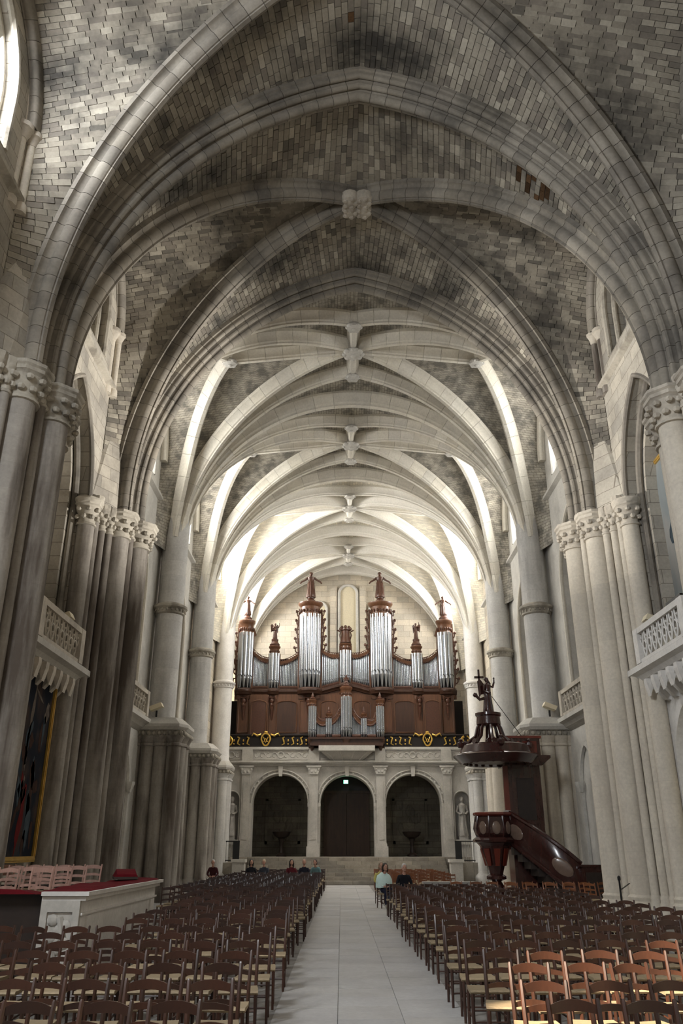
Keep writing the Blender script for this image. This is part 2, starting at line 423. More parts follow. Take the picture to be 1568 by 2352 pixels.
def roll(cx, cd, r, a0, a1, n=5):
    return [(cx + r*math.cos(math.radians(a0 + (a1-a0)*i/n)), cd + r*math.sin(math.radians(a0 + (a1-a0)*i/n))) for i in range(n+1)]
def sym(half):  # half profile from the back outward edge to the nose (w < 0), mirrored
    r = [(-x, d) for x, d in half[::-1] if abs(x) > 1e-6]
    return half + r
P_TR = sym([(-.47, -.05), (-.47, .10), (-.43, .12)] + roll(-.37, .22, .07, 210, 40, 5) + [(-.335, .14), (-.29, .20)] + roll(-.22, .37, .075, 215, 40, 5) + [(-.175, .27), (-.13, .36)] + roll(0, .48, .115, 205, 90, 6))
P_DG = sym([(-.28, -.05), (-.28, .09), (-.22, .10), (-.18, .13), (-.15, .20)] + roll(0, .31, .18, 205, 115, 6) + [(-.045, .47), (-.045, .52), (0, .52)])
P_FM = sym([(-.2, -.02), (-.2, .12)] + roll(-.10, .2, .09, 180, 60, 4) + [(-.03, .27), (0, .29)])
P_W = sym([(-.25, -.04), (-.25, .10), (-.20, .15), (-.125, .30), (-.115, .40), (-.07, .44), (-.07, .50), (0, .50)])
P_WT = sym([(-.36, -.04), (-.36, .10), (-.30, .16), (-.20, .34), (-.19, .44), (-.12, .50), (-.12, .58), (0, .58)])
def shrink(prof, d):
    return [(x * (1 - d / 0.3) if abs(x) > .02 else x, y - d) for x, y in prof]
RIBN = [0]
def voussoir_rib(parent, A, e, arch, z0, prof, mat, dphi_len=0.42, joint=0.012, phi0=0.0, phi1=None, name='voussoir', stilt=None):
    """half arch: apex axis at plan point A, e = unit plan direction from apex towards the springing"""
    e = Vector((e[0], e[1], 0)).normalized(); up = Vector((0, 0, 1)); r = arch.r
    ctr = Vector((A[0], A[1], z0)) - e * arch.c; phi1 = arch.pm if phi1 is None else phi1
    n = max(2, int(r * (phi1 - phi0) / dphi_len)); st = (phi1 - phi0) / n; hf = st / 2 - joint / r / 2
    b = MB(); secs = []
    for i in range(3):
        ph = -hf + 2 * hf * i / 2
        secs.append([((r - d) * math.cos(ph), (r - d) * math.sin(ph), x) for x, d in prof])
    b.sweep(secs); me = b.mesh(name, mat, 35)
    for i in range(n):
        ph = phi0 + (i + .5) * st; X = e * math.cos(ph) + up * math.sin(ph); Y = -e * math.sin(ph) + up * math.cos(ph)
        link(name, me, parent, basis(ctr, X, Y, X.cross(Y), 1, 1, 1))
    if stilt:
        n2 = max(1, round((z0 - stilt) / dphi_len)); hs = (z0 - stilt) / n2
        sm = MB().sweep([[(a_ - d, y_, x) for x, d in prof] for a_ in (arch.a,) for y_ in (-hs / 2 + joint / 2, hs / 2 - joint / 2)]).mesh(name, mat, 35)
        for i in range(n2):
            link(name, sm, parent, basis(Vector((A[0], A[1], stilt + (i + .5) * hs)), e, up, e.cross(up), 1, 1, 1))
    core = MB(); secs = []; pc = shrink(prof, 0.02)
    if stilt:
        Zl = e.cross(up); secs.append([Vector((A[0], A[1], stilt)) + e * (arch.a - d) + Zl * x for x, d in pc])
    for i in range(25):
        ph = phi0 + (phi1 - phi0) * i / 24; X = e * math.cos(ph) + up * math.sin(ph); Zl = X.cross(-e * math.sin(ph) + up * math.cos(ph))
        secs.append([ctr + X * (r - d) + Zl * x for x, d in pc])
    core.sweep(secs); core.obj('rib_joint', M['ribcore'], parent, 35)
def path_rib(parent, pts, prof, mat, pieces=True, vl=0.55, name='voussoir', inward=None, one='rib_body'):
    """rib swept along a 3D path in a vertical plane"""
    pts = [Vector(p) for p in pts]; m = len(pts)
    pl = (pts[-1] - pts[0]); pl.z = 0; B = Vector((-pl.y, pl.x, 0)).normalized() if pl.length > 1e-6 else Vector((1, 0, 0))
    rings = []
    for i in range(m):
        t = (pts[min(i+1, m-1)] - pts[max(i-1, 0)]).normalized(); n = B.cross(t).normalized()
        if inward is not None:
            if n.dot(inward - pts[i]) < 0: n = -n
        elif n.z > 0: n = -n
        rings.append([pts[i] + B * x + n * d for x, d in prof])
    if not pieces:
        b = MB().sweep(rings); return b.obj(one, mat, parent, 35)
    k = 0
    while k < m - 1:
        j = k; L = 0
        while j < m - 1 and L < vl: L += (pts[j+1] - pts[j]).length; j += 1
        if m - 1 - j < 2: j = m - 1
        seg = [list(r) for r in rings[k:j+1]]
        for sgn, q0, q1 in ((1, 0, 1), (-1, -1, -2)):
            dirv = (pts[k + 1] - pts[k]).normalized() if sgn == 1 else (pts[j - 1] - pts[j]).normalized()
            seg[q0] = [p + dirv * 0.005 for p in seg[q0]]
        MB().sweep(seg).obj(name, mat, parent, 35); k = j

# ---- near bays: 13th-century quadripartite vaults, stone by stone
NB = [Bay(k, 6.93, 11.1, 7.35, 0.72, 2.25, 16.2, 19.0, 7.0) for k in (0, 1)]
trn = [0]
def trim(kind_label, cat=None):
    trn[0] += 1
    o = empty('trim_%d' % trn[0]); tag(o, label=kind_label, kind='structure'); return o
def web(label, fn, sides, inside, bricks, mat='mortar'):
    o = link('ceiling', cell_mesh(fn, sides)); o.data.materials.append(M[mat]); tag(o, label=label, kind='structure')
    if bricks: place_bricks(o, cell_bricks(fn, sides, inside))
    return o
for i, b in enumerate(NB):
    ins = Vector((XC, b.yc, 11)); nm = ('nearer', 'farther')[i]
    web('brick vault cell of the %s quadripartite bay, organ side' % nm, b.tr, [(-1, 1), (1, 1)], ins, True)
    web('brick vault cell of the %s quadripartite bay, side away from the organ' % nm, b.tr, [(-1, -1), (1, -1)], ins, i == 1)
    web('side vault cell of the %s brick bay over the crucifixion painting wall' % nm, b.la, [(-1, -1), (-1, 1)], ins, True)
    web('side vault cell of the %s brick bay over the pale sunlit wall' % nm, b.la, [(1, -1), (1, 1)], ins, True)
    # diagonals
    for sx in (-1, 1):
        for sy in (-1, 1):
            if i == 0 and sy == -1: continue
            t = trim('diagonal vault rib with a broad roll, %s brick bay' % nm)
            voussoir_rib(t, (XC, b.yc), (sx*b.xd, sy*b.yd), b.D, b.z0, P_DG, M['rib'], stilt=10.3)
    # wall arches with stilts
    for sx in (-1, 1):
        t = trim('moulded wall arch under the %s brick vault' % nm)
        for sy in (-1, 1):
            x = XC + sx * (b.xw - 0.02)
            pts = [(x, b.yc + sy * (b.wf), b.z0 + b.zsf)]
            voussoir_rib(t, (x, b.yc), (0, sy), b.F, b.z0 + b.zsf, [(p, d * 1.1) for p, d in P_FM], M['rib'])
# transverse arches of the near bays
for k in (1, 2):
    for sx in (-1, 1):
        t = trim('moulded pointed transverse arch across the nave at pier line %s' % ('one', 'two')[k - 1])
        voussoir_rib(t, (XC, YB[k]), (sx, 0), NB[0].T, NB[0].z0, P_TR, M['rib'], stilt=10.3)
# bosses
def boss(parent, c, r, mat, name='boss', lobes=8):
    b = MB(); b.lathe((c[0], c[1], c[2]), [(r*.45, .10), (r*.8, .06), (r*.95, -.02), (r*.8, -.10), (r*.35, -.14), (.02, -.15)], 16)
    for k in range(lobes):
        a = 2*PI*k/lobes; b.ball((c[0] + r*.78*math.cos(a), c[1] + r*.78*math.sin(a), c[2] - .05), (r*.28, r*.28, r*.2), 8, 5)
    b.ball((c[0], c[1], c[2] - .14), (r*.3, r*.3, r*.16), 8, 5)
    return b.obj(name, mat, parent, 40)
b = NB[1]; t = trim('carved keystone boss where the brick bay diagonals meet')
bb = MB()
for sx in (-1, 1):
    for sy in (-1, 1):
        bb.lathe((XC + sx*.2, b.yc + sy*.2, ZR - .52), [(.05, .25), (.28, .2), (.30, .05), (.24, -.06), (.10, -.09), (.02, -.1)], 12)
        for k in range(5): bb.ball((XC + sx*.2 + .17*math.cos(k*1.257), b.yc + sy*.2 + .17*math.sin(k*1.257), ZR - .6), (.08, .08, .06), 6, 4)
bb.obj('boss', M['capR'], t, 40)

# ---- western bays: star vaults with tiercerons
WB = [Bay(k, 7.25, 12.4, 7.62, 0.1, 2.6, 15.8, 18.9, 7.25, True) for k in (2, 3, 4, 5)]
def rib_between(bay, p, q, n=26, off=0.0, zmin=None):
    out = []
    for i in range(n + 1):
        u = i / n; u = 1 - (1 - u) ** 1.6
        x = p[0] + (q[0]-p[0])*u; y = p[1] + (q[1]-p[1])*u
        out.append(Vector((XC + x, y, bay.H(x, y) + off)))
    return out
def dense(pts, step=0.12):
    out = [pts[0]]
    for a, b_ in zip(pts, pts[1:]):
        n = max(1, int((b_ - a).length / step))
        out += [a.lerp(b_, k / n) for k in range(1, n + 1)]
    return out
for i, b in enumerate(WB):
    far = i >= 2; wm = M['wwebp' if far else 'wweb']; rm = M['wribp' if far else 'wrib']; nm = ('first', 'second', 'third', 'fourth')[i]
    for lab, fn, sides in (('cell on the organ side', b.tr, [(-1, 1), (1, 1)]), ('cell on the brick-bay side', b.tr, [(-1, -1), (1, -1)]),
                           ('side cell over the pulpit wall', b.la, [(1, -1), (1, 1)]), ('side cell opposite the pulpit wall', b.la, [(-1, -1), (-1, 1)])):
        o = link('ceiling', cell_mesh(fn, sides)); o.data.materials.append(wm); tag(o, label='star vault %s, %s star bay from the brick bays' % (lab, nm), kind='structure')
    for sx in (-1, 1):
        t = trim('pale ribs of the %s star vault bay springing from %s columns' % (nm, 'pulpit side' if sx > 0 else 'far side'))
        for sy in (-1, 1):
            c = (sx * 7.22, b.yc + sy * (b.hb - 0.1))
            for tgt in ((0.0, b.yc), (0.0, b.yc + sy * 1.7), (sx * 4.7, b.yc)):
                pts = rib_between(b, c, tgt, 40 if not far else 24)
                path_rib(t, pts, P_W, rm, pieces=not far)
        path_rib(t, [Vector((XC + sx*x, b.yc, b.H(sx*x, b.yc))) for x in [0.1 + 4.6*k/14 for k in range(15)]], P_W, rm, pieces=not far)
        path_rib(t, [Vector((XC + sx*(b.xw-.05), b.yc - b.F.s_(z) if True else 0, b.z0 + b.zsf + z)) for z in [b.F.h*k/10 for k in range(11)]], P_FM, rm, False, inward=Vector((XC, b.yc, 16)))
        path_rib(t, [Vector((XC + sx*(b.xw-.05), b.yc + b.F.s_(z), b.z0 + b.zsf + z)) for z in [b.F.h*k/10 for k in range(11)]], P_FM, rm, False, inward=Vector((XC, b.yc, 16)))
    t = trim('ridge rib with carved bosses of the %s star vault bay' % nm)
    path_rib(t, [Vector((XC, b.yc - 1.7 + 3.4*k/10, ZR)) for k in range(11)], P_W, rm, False, one='ridge_rib')
    boss(t, (XC, b.yc, ZR - .5), .42, M['gal'])
    for sy in (-1, 1): boss(t, (XC, b.yc + sy*1.7, ZR - .5), .3, M['gal'], lobes=6)
    for sx in (-1, 1): boss(t, (XC + sx*4.7, b.yc, b.H(sx*4.7, b.yc) - .42), .3, M['gal'], lobes=6)
for k in (3, 4, 5, 6):
    t = trim('pale transverse arch across the star vaults at column line %s' % ('one', 'two', 'three', 'four')[k - 3])
    b = WB[min(k - 2, 3)]
    for sx in (-1, 1):
        pts = [Vector((XC + sx*b.T.s_(z), YB[k] - (0.25 if k == 6 else 0), b.z0 + z)) for z in [b.h*math.sin(j/26*PI/2) for j in range(27)]]
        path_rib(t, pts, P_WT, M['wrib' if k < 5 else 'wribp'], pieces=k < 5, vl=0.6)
# ================================================================== FLOOR AND SIDE WALLS
M['blockm'] = stone('ashlar_joined', (0.46, 0.43, 0.38), (0.39, 0.365, 0.325), 0.4, (0.09, 0.082, 0.075), 0.5, rnd=0.16, tone=True)
BLK = MB().box(-.5, .5, -.5, .5, -.5, .5).mesh('stone', M['block'])
SN = {-1: 'left', 1: 'right'}
fl = MB().box(-9.5, 9.8, -8, 54, -0.3, -0.012).obj('floor', M['floor']); tag(fl, label='grey stone nave floor', kind='structure')
SL = MB().box(-.5, .5, -.5, .5, -.5, .5).mesh('slab', M['slab'])
for c in range(3):
    y = 8.0 + random.random() * .5
    x = -1.02 + 0.68 * c + 0.34
    while y < 43.0:
        L = random.choice((.62, .75, .9, 1.05))
        y1 = min(y + L, 43.05)
        link('slab', SL, fl, Matrix.LocRotScale(Vector((x, (y + y1) / 2, -.02 + random.uniform(0, .003))), None, Vector((.674, y1 - y - .008, .04)))); y = y1
for sx in (-1, 1):   # wide slabs in the bright side strips by the piers
    for k in range(14):
        link('slab', SL, fl, Matrix.LocRotScale(Vector((sx * 5.9, 9 + 2.2 * k, -.021)), None, Vector((1.1, 2.19, .04))))

def arch_pts(hw, rise, n=12):
    A = Arch(hw, rise); out = []
    for i in range(n + 1):
        ph = A.pm * i / n; out.append((-(A.r * math.cos(ph) - A.c), A.r * math.sin(ph)))
    return out + [(-y, z) for y, z in out[-2::-1]]
def arch_wall(b, xf, xb, y0, y1, z0, z1, yc, hw, sill, spring, rise, rnd=False):
    """wall face in plane x = xf with a pointed (or round) opening and its soffit back to xb"""
    if rnd: ap = [(-hw * math.cos(PI * i / 20), hw * math.sin(PI * i / 20)) for i in range(21)]
    else: ap = arch_pts(hw, rise)
    def Q(pts): b.add(pts, [tuple(range(len(pts)))])
    Q([(xf, y0, z0), (xf, yc - hw, z0), (xf, yc - hw, z1), (xf, y0, z1)])
    Q([(xf, yc + hw, z0), (xf, y1, z0), (xf, y1, z1), (xf, yc + hw, z1)])
    if sill > z0 + 1e-4: Q([(xf, yc - hw, z0), (xf, yc + hw, z0), (xf, yc + hw, sill), (xf, yc - hw, sill)])
    for p, q in zip(ap, ap[1:]):
        Q([(xf, yc + p[0], spring + p[1]), (xf, yc + q[0], spring + q[1]), (xf, yc + q[0], z1), (xf, yc + p[0], z1)])
    ol = [(yc - hw, sill)] + [(yc + p[0], spring + p[1]) for p in ap] + [(yc + hw, sill)]
    for p, q in zip(ol, ol[1:] + ol[:1]):
        Q([(xf, *p), (xf, *q), (xb, *q), (xb, *p)])
    return ol
def arch_mould(b, x, ol, r, n=7):
    b.tube([(x, y, z) for y, z in ol], r, n)
def ashlar(parent, x, nx, y0, y1, z0, z1, bw=0.75, bh=0.37, limit=120, skip=None):
    ms = []; z = z0; row = 0
    while z < z1 - .05:
        h = min(bh * random.uniform(.9, 1.1), z1 - z); y = y0 - (random.random() * bw if row else 0)
        while y < y1 - .05:
            L = bw * random.uniform(.7, 1.25); a, c = max(y, y0), min(y + L, y1); y += L
            if c - a < .08: continue
            cy, cz = (a + c) / 2, z + h / 2
            if skip and skip(cy, cz): continue
            ms.append(Matrix.LocRotScale(Vector((x + nx * random.uniform(-.008, .006), cy, cz)), None, Vector((.06, c - a - .014, h - .014))))
        z += h; row += 1
    place_bricks(parent, ms, limit, 'stone', BLK, M['blockm'])
wn = [0]
def window(label, b, parent=None):
    wn[0] += 1
    o = b.obj('window_%d' % wn[0], [M['glass'], M['wallp']]); return tag(o, label=label, kind='structure')
ORD = ('first', 'second', 'third', 'fourth', 'fifth', 'sixth')
for k in range(6):
    y0, y1 = YB[k], YB[k+1]; yc = (y0 + y1) / 2; near = k < 2
    for sx in (-1, 1):
        sn = SN[sx]; where = 'brick vault bay' if near else 'star vault bay'
        nth = ORD[k] if near else ORD[k - 2]
        X = lambda v: XC + sx * v
        xf = 7.35 if near else 7.62; hw = 1.75 if near else 2.15
        zs = 14.3
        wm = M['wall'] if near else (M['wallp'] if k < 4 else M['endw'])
        # upper wall with arcade recess
        b = MB(); ol = arch_wall(b, X(xf), X(xf + .5), y0, y1, 5.85, zs, yc, hw, 5.85, 10.35, 3.0 if near else 2.7)
        w_ = b.obj('wall_%s' % sn, wm); tag(w_, label='%s wall arcade of the %s %s' % (sn, nth, where), kind='structure')
        m = MB(); arch_mould(m, X(xf + .02), ol, .07); arch_mould(m, X(xf + .4), [(yc + (y - yc) * .95, z - .06) for y, z in ol], .09)
        m.obj('arch_moulding', M['wrib'] if not near else M['rib'], w_, 40)
        b = MB(); ol2 = arch_wall(b, X(xf + .5), X(xf + 1.16), yc - hw - .05, yc + hw + .05, 5.85, 13.5, yc, hw - .28, 5.85, 10.35, 2.6 if near else 2.35)
        b.obj('inner_arch', wm, w_)
        # recess back wall, stone by stone in the bays whose courses show
        rd = .30 if (k == 2 and sx < 0) else 1.16
        bk = MB().box(min(X(xf + rd), X(xf + 1.5)), max(X(xf + rd), X(xf + 1.5)), yc - hw, yc + hw, 5.6, 13.6).obj('back_wall', M['mortar'] if k in (1, 2, 3) and rd > 1 else (M['endw'] if rd < 1 else wm), w_)
        if k in (1, 2, 3) and rd > 1:
            ashlar(w_, X(xf + 1.14), -sx, yc - hw, yc + hw, 5.85, 13.2, limit=110)
        # string course and clerestory
        st = MB()
        st.prism([(X(xf + .05), zs - .12), (X(xf - .16), zs - .02), (X(xf - .16), zs + .08), (X(xf + .05), zs + .2)], 1, y0, y1)
        st.obj('string_course', M['wallp'] if not near else M['cap'], w_)
        b = MB(); whw = 1.35 if near else 1.7
        olw = arch_wall(b, X(xf), X(xf + .75), y0, y1, zs, 19.6, yc, whw, zs + .55, 16.2, 2.0)
        cl = b.obj('wall_%s' % sn, wm); tag(cl, label='%s clerestory wall of the %s %s' % (sn, nth, where), kind='structure')
        m = MB(); arch_mould(m, X(xf + .03), olw, .08); arch_mould(m, X(xf + .3), [(yc + (y - yc) * .93, z - .05) for y, z in olw], .07)
        m.obj('window_moulding', M['cap'] if near else M['wallp'], cl, 40)
        if True:
            if near and not (k == 0 and sx < 0):
                MB().box(min(X(xf + .62), X(xf + .9)), max(X(xf + .62), X(xf + .9)), yc - whw, yc + whw, zs, 18.6).obj('blind_wall', M['mortar'], cl)
                ashlar(cl, X(xf + .60), -sx, yc - whw, yc + whw, zs + .3, 18.3, .5, .26, 60)
            else:
                g = MB(); zg = zs + .5
                g.box(min(X(xf + .72), X(xf + .76)), max(X(xf + .72), X(xf + .76)), yc - whw, yc + whw, zg, 18.25)
                g.cur = 1
                g.box(min(X(xf + .62), X(xf + .72)), max(X(xf + .62), X(xf + .72)), yc - .06, yc + .06, zg, 17.3)
                for q in (-1, 1):
                    g.tube([(X(xf + .67), yc + q * whw / 2 + whw / 2 * math.cos(a), 16.4 + whw * .7 * math.sin(a)) for a in [PI * i / 10 for i in range(11)]], .05, 6)
                g.tube([(X(xf + .67), yc + .45 * math.cos(a), 17.5 + .38 * math.sin(a)) for a in [2 * PI * i / 14 for i in range(15)]], .05, 6)
                if near:
                    tag(window('daylit clerestory window over the near end of the left wall', g)).data.materials[0] = M['glassd']; area((X(xf + .62), yc, 16.2), (1.0, .5, -.6), 2.3, 2.8, 330, (.95, .97, 1.0))
                else: window('bright traceried clerestory window, %s wall of the %s %s' % (sn, nth, where), g)
                pw = 0 if near else {(-1, 2): 220, (-1, 3): 380, (-1, 4): 1150, (-1, 5): 800, (1, 2): 170, (1, 3): 280, (1, 4): 600, (1, 5): 450}[(sx, k)]
                if pw: area((X(xf + .55), yc, 16.4), (-sx, 0, -.35), 2.6, 2.8, pw, (1.0, .97, .92))
        # colonnettes beside the clerestory window
        if near:
            for sy in (-1, 1):
                t = empty('colonnette', (X(7.28), yc + sy * 2.25, zs)); tag(t, label='slender %s colonnette pair by the clerestory window, %s brick bay, %s' % ('pale' if sx < 0 else 'shadowed', nth, 'organ end' if sy > 0 else 'other end'), kind='structure')
                for dx, dy, r in ((0, 0, .10), (.14, -sy * .26, .12)):  # lit left and shaded right put in as lighter and darker stone
                    MB().lathe((sx * dx, dy, 0), [(r * 1.5, -.3), (r * 1.5, -.1), (r, 0), (r, 1.55)], 10).obj('shaft', M['pierR' if sx < 0 else 'pier'], t, 40)
                    MB().lathe((sx * dx, dy, 1.55), [(r * 1.1, 0), (r * 1.25, .08), (r * 1.8, .22), (r * 2.1, .24), (r * 2.1, .36), (r * .5, .36)], 10).obj('capital', M['capR'], t, 40)
                    # jamb roll rising to the wall arch
                    MB().tube([(sx * dx, dy, 1.9)] + [(sx * dx, dy - (sy * (2.25 - NB[0].F.s_(z))) * (1 - .12 * (dx > 0)), 1.9 + z) for z in [2.7 * i / 10 for i in range(1, 11)]], r * .95, 8).obj('jamb_roll', M['pierR' if sx < 0 else 'pier'], t, 40)
        # lower wall
        lw = MB()
        niche = near and sx > 0
        if niche:
            arch_wall(lw, X(7.6), X(8.35), y0, y1, 0, 5.7, yc, 1.62, 0, 3.35, 0, True)
            lo = lw.obj('wall_%s' % sn, M['marble']); tag(lo, label='white right lower wall with a round-arched niche, %s brick bay' % nth, kind='structure')
            MB().box(X(8.3), X(8.5), yc - 1.7, yc + 1.7, 0, 5.2).obj('niche_back', M['endp'], lo)
        else:
            lw.box(min(X(7.6), X(9.6)), max(X(7.6), X(9.6)), y0, y1, 0, 5.44)
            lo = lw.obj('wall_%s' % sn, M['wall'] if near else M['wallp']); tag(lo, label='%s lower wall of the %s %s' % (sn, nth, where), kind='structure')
            if not near:
                m = MB()
                for c in (-1, 1):
                    cyy = yc + c * 1.15
                    ol3 = [(cyy - .85, .3), (cyy - .85, 3.6)] + [(cyy + p[0], 3.6 + p[1]) for p in arch_pts(.85, 1.2, 8)] + [(cyy + .85, 3.6), (cyy + .85, .3)]
                    arch_mould(m, X(7.58), ol3, .09, 6)
                    for e_ in (-1, 1): m.lathe((X(7.52), cyy + e_ * .85, 3.35), [(.1, 0), (.13, .1), (.2, .25), (.2, .33), (.05, .33)], 8)
                m.obj('blind_arcade', M['wallp'], lo, 40)
        # walkway ledge, balustrade and corbels
        wk = MB(); xl = 6.95 if near else 7.2
        prof = [(xl, 5.72), (xl, 5.86), (9.5, 5.9), (9.5, 5.45), (xl + .42, 5.45), (xl + .32, 5.52), (xl + .22, 5.56), (xl + .14, 5.66)]
        wk.prism([(X(px), pz) for px, pz in prof], 1, y0, y1 if k < 5 else 48.1)
        lg = wk.obj('ledge', M['marble'] if near and sx > 0 else M['wallp'], lo)
        if k in (1, 2) or near:
            ya, yb = (yc - 1.45, yc + 1.45) if near else (yc - 1.5, yc + 2.4)
            bt = empty('balustrade', (X(7.05 if near else 7.3), yc, 5.88))
            tag(bt, label='pierced stone balustrade on the %s wall walkway, %s %s' % (sn, nth, where), cat='balustrade', group='walkway balustrades')
            bm_ = M['marble'] if sx > 0 and near else M['capR']
            MB().box(-.09, .09, ya - yc, yb - yc, .72, .86).obj('handrail', bm_, bt)
            MB().box(-.07, .07, ya - yc, yb - yc, 0, .08).obj('bottom_rail', bm_, bt)
            for yy in (ya - yc, yb - yc): MB().box(-.1, .1, yy - .14, yy + .14, 0, .86).obj('post', bm_, bt)
            MB().box(.02, .05, ya - yc, yb - yc, .05, .74).obj('backing', M['cap'], bt) if sx > 0 else MB().box(-.05, -.02, ya - yc, yb - yc, .05, .74).obj('backing', M['cap'], bt)
            n = int((yb - ya) / .36); wdt = (yb - ya - .28) / n
            tm = MB()
            for j in range(2):   # flame-shaped tracery leaf, one mesh shared by all
                z = .12 + .3 * j; o_ = (j % 2) * wdt / 2 - wdt / 4
                tm.tube([(-sx * .02, o_ + wdt * .46 * math.sin(a) * math.sin(a / 2), z + .17 - .2 * math.cos(a)) for a in [2 * PI * i / 12 for i in range(13)]], .026, 5)
                tm.ball((-sx * .02, o_, z + .17), .035, 6, 4)
            tme = tm.mesh('tracery', bm_, 50)
            for j in range(n):
                link('tracery', tme, bt, Matrix.Translation((0, ya - yc + .14 + wdt * (j + .5), 0)))
            if near:
                cm = MB(); cm.prism([(0, 0), (-sx * .55, 0), (-sx * .55, -.12), (-sx * .48, -.42), (-sx * .40, -.2), (-sx * .25, -.32), (-sx * .1, -.5), (0, -.52)], 1, -.09, .09)
                ca = MB(); aa = [(-.21, 0)] + [(-.21 + .21 * (1 - math.cos(a)), -.26 + .2 * math.sin(a)) for a in [PI * i / 8 for i in range(9)]] + [(.21, 0)]
                ca.prism(aa, 0, -sx * .05, -sx * .34)
                cme = cm.mesh('corbel', bm_); came = ca.mesh('corbel_arch', bm_)
                nn = int((yb - ya) / .42)
                for j in range(nn + 1):
                    yy = ya + (yb - ya) * j / nn
                    link('corbel', cme, lg, Matrix.Translation((X(7.6), yy, 5.5)))
                    if j < nn: link('corbel_arch', came, lg, Matrix.Translation((X(7.5), yy + .21, 5.5)))
tag(MB().box(-7.6, 7.9, -8, 7.3, 20.2, 20.5).obj('ceiling', M['mortar']), label='unseen flat slab over the crossing, added to block sky light', kind='structure')  # unseen slab added to keep sky light off the near vault
# unseen walls added beside the camera to shape sun and bounce light
for sx in (-1, 1):
    b = MB(); arch_wall(b, XC + sx * 7.6, XC + sx * 8.3, -8, 7.3, 0, 22, 1.6 if sx < 0 else -2, 1.15, 8.4, 12.4, 1.8)
    tag(b.obj('wall_%s' % SN[sx], M['wall']), label='%s unseen wall with a tall lancet opening, added to shape the light' % SN[sx], kind='structure')

# ------------------------------------------------------------------ clustered piers of the brick bays
def capital(b, c, r, h=.55, leaves=True, n=12):
    b.lathe(c, [(r * 1.02, -.06), (r * 1.2, -.05), (r * 1.2, 0), (r * 1.0, .02), (r * 1.08, h * .45), (r * 1.5, h * .78), (r * 1.5, h * .8)], n)
    ab = r * 1.68
    b.lathe((c[0], c[1], c[2] + h * .8), [(ab * .86, 0), (ab * .92, .06), (ab, .08), (ab, .16), (ab * 1.08, .2), (ab * 1.08, .27), (.02, .27)], 8, PI / 8, PI / 8 + 2 * PI)
    if leaves:
        m = max(6, int(r * 36))
        for row, (zz, rr) in enumerate(((.3, 1.22), (.68, 1.5))):
            for k in range(m):
                a = 2 * PI * (k + .5 * row) / m
                b.ball((c[0] + r * rr * math.cos(a), c[1] + r * rr * math.sin(a), c[2] + h * zz), (.055 + r * .1, .055 + r * .1, .07), 6, 4)
PSH = [(6.45, 0, .31, 1), (6.56, .46, .10, 0), (6.56, -.46, .10, 0), (6.78, .92, .30, 1), (6.78, -.92, .30, 1), (6.94, 1.34, .11, 1), (6.94, -1.34, .11, 1),
       (7.08, 1.58, .11, 1), (7.08, -1.58, .11, 1), (7.20, 1.75, .09, 0), (7.20, -1.75, .09, 0), (7.40, 1.95, .23, 1), (7.40, -1.95, .23, 1)]
PNAME = {(1, -1): 'soot-streaked, shade-toned clustered stone pier beside the crucifixion painting, farther from the organ', (1, 1): 'clustered stone pier by the grey-blue painting, farther from the organ',
         (2, -1): 'soot-streaked, shade-toned clustered stone pier behind the red-topped marble pew', (2, 1): 'pale sunlit clustered stone pier with shafts, near the pulpit stairs'}
for k in (1, 2):
    for sx in (-1, 1):
        t = empty('clustered_pier', (XC + sx * 6.9, YB[k], 0)); tag(t, label=PNAME[(k, sx)], kind='structure')
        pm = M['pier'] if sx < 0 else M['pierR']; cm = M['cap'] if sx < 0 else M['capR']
        L = lambda v: sx * (v - 6.9)
        core = [(6.68, .2), (6.78, .5), (7.0, .92), (7.14, 1.4), (7.28, 1.68), (7.5, 1.9), (9.2, 1.9)]
        core = [(L(x), y) for x, y in core] + [(L(x), -y) for x, y in core[::-1]]
        MB().prism(core, 2, 0, 10.9).obj('core', pm, t)
        # tas-de-charge: solid stone rising behind the ribs
        tc = [(6.7, .5), (7.0, 1.3), (7.35, 1.9), (7.6, 1.9)]; tc = [(L(x), y) for x, y in tc] + [(L(x), -y) for x, y in tc[::-1]]
        top = [(6.9, .6), (7.1, .9), (7.36, 1.0), (7.6, 1.0)]; top = [(L(x), y) for x, y in top] + [(L(x), -y) for x, y in top[::-1]]
        MB().sweep([[(x, y, 10.6) for x, y in tc], [(x, y, 14.5) for x, y in top]]).obj('springer', M['wall'], t)
        for x, y, r, big in PSH:
            zc_ = 9.75 if big else 9.95
            if x > 7.3: zc_ = 9.75
            bz = .62
            MB().lathe((L(x), y, 0), [(r, bz), (r, zc_)], 18 if r > .2 else 10).obj('shaft', pm, t, 40)
            cb = MB(); capital(cb, (L(x), y, zc_), r, .55, True, 14 if r > .2 else 10); cb.obj('capital', cm, t, 40)
            MB().lathe((L(x), y, 0), [(r * 1.55, 0), (r * 1.55, .3), (r * 1.35, .34), (r * 1.4, .42), (r * 1.12, .48), (r * 1.2, .56), (r, .62)], 12).obj('base', pm, t, 40)
        MB().prism([(x * 1.0 + (-sx * .18), y * 1.08) for x, y in core], 2, 0, .22).obj('plinth', pm, t)

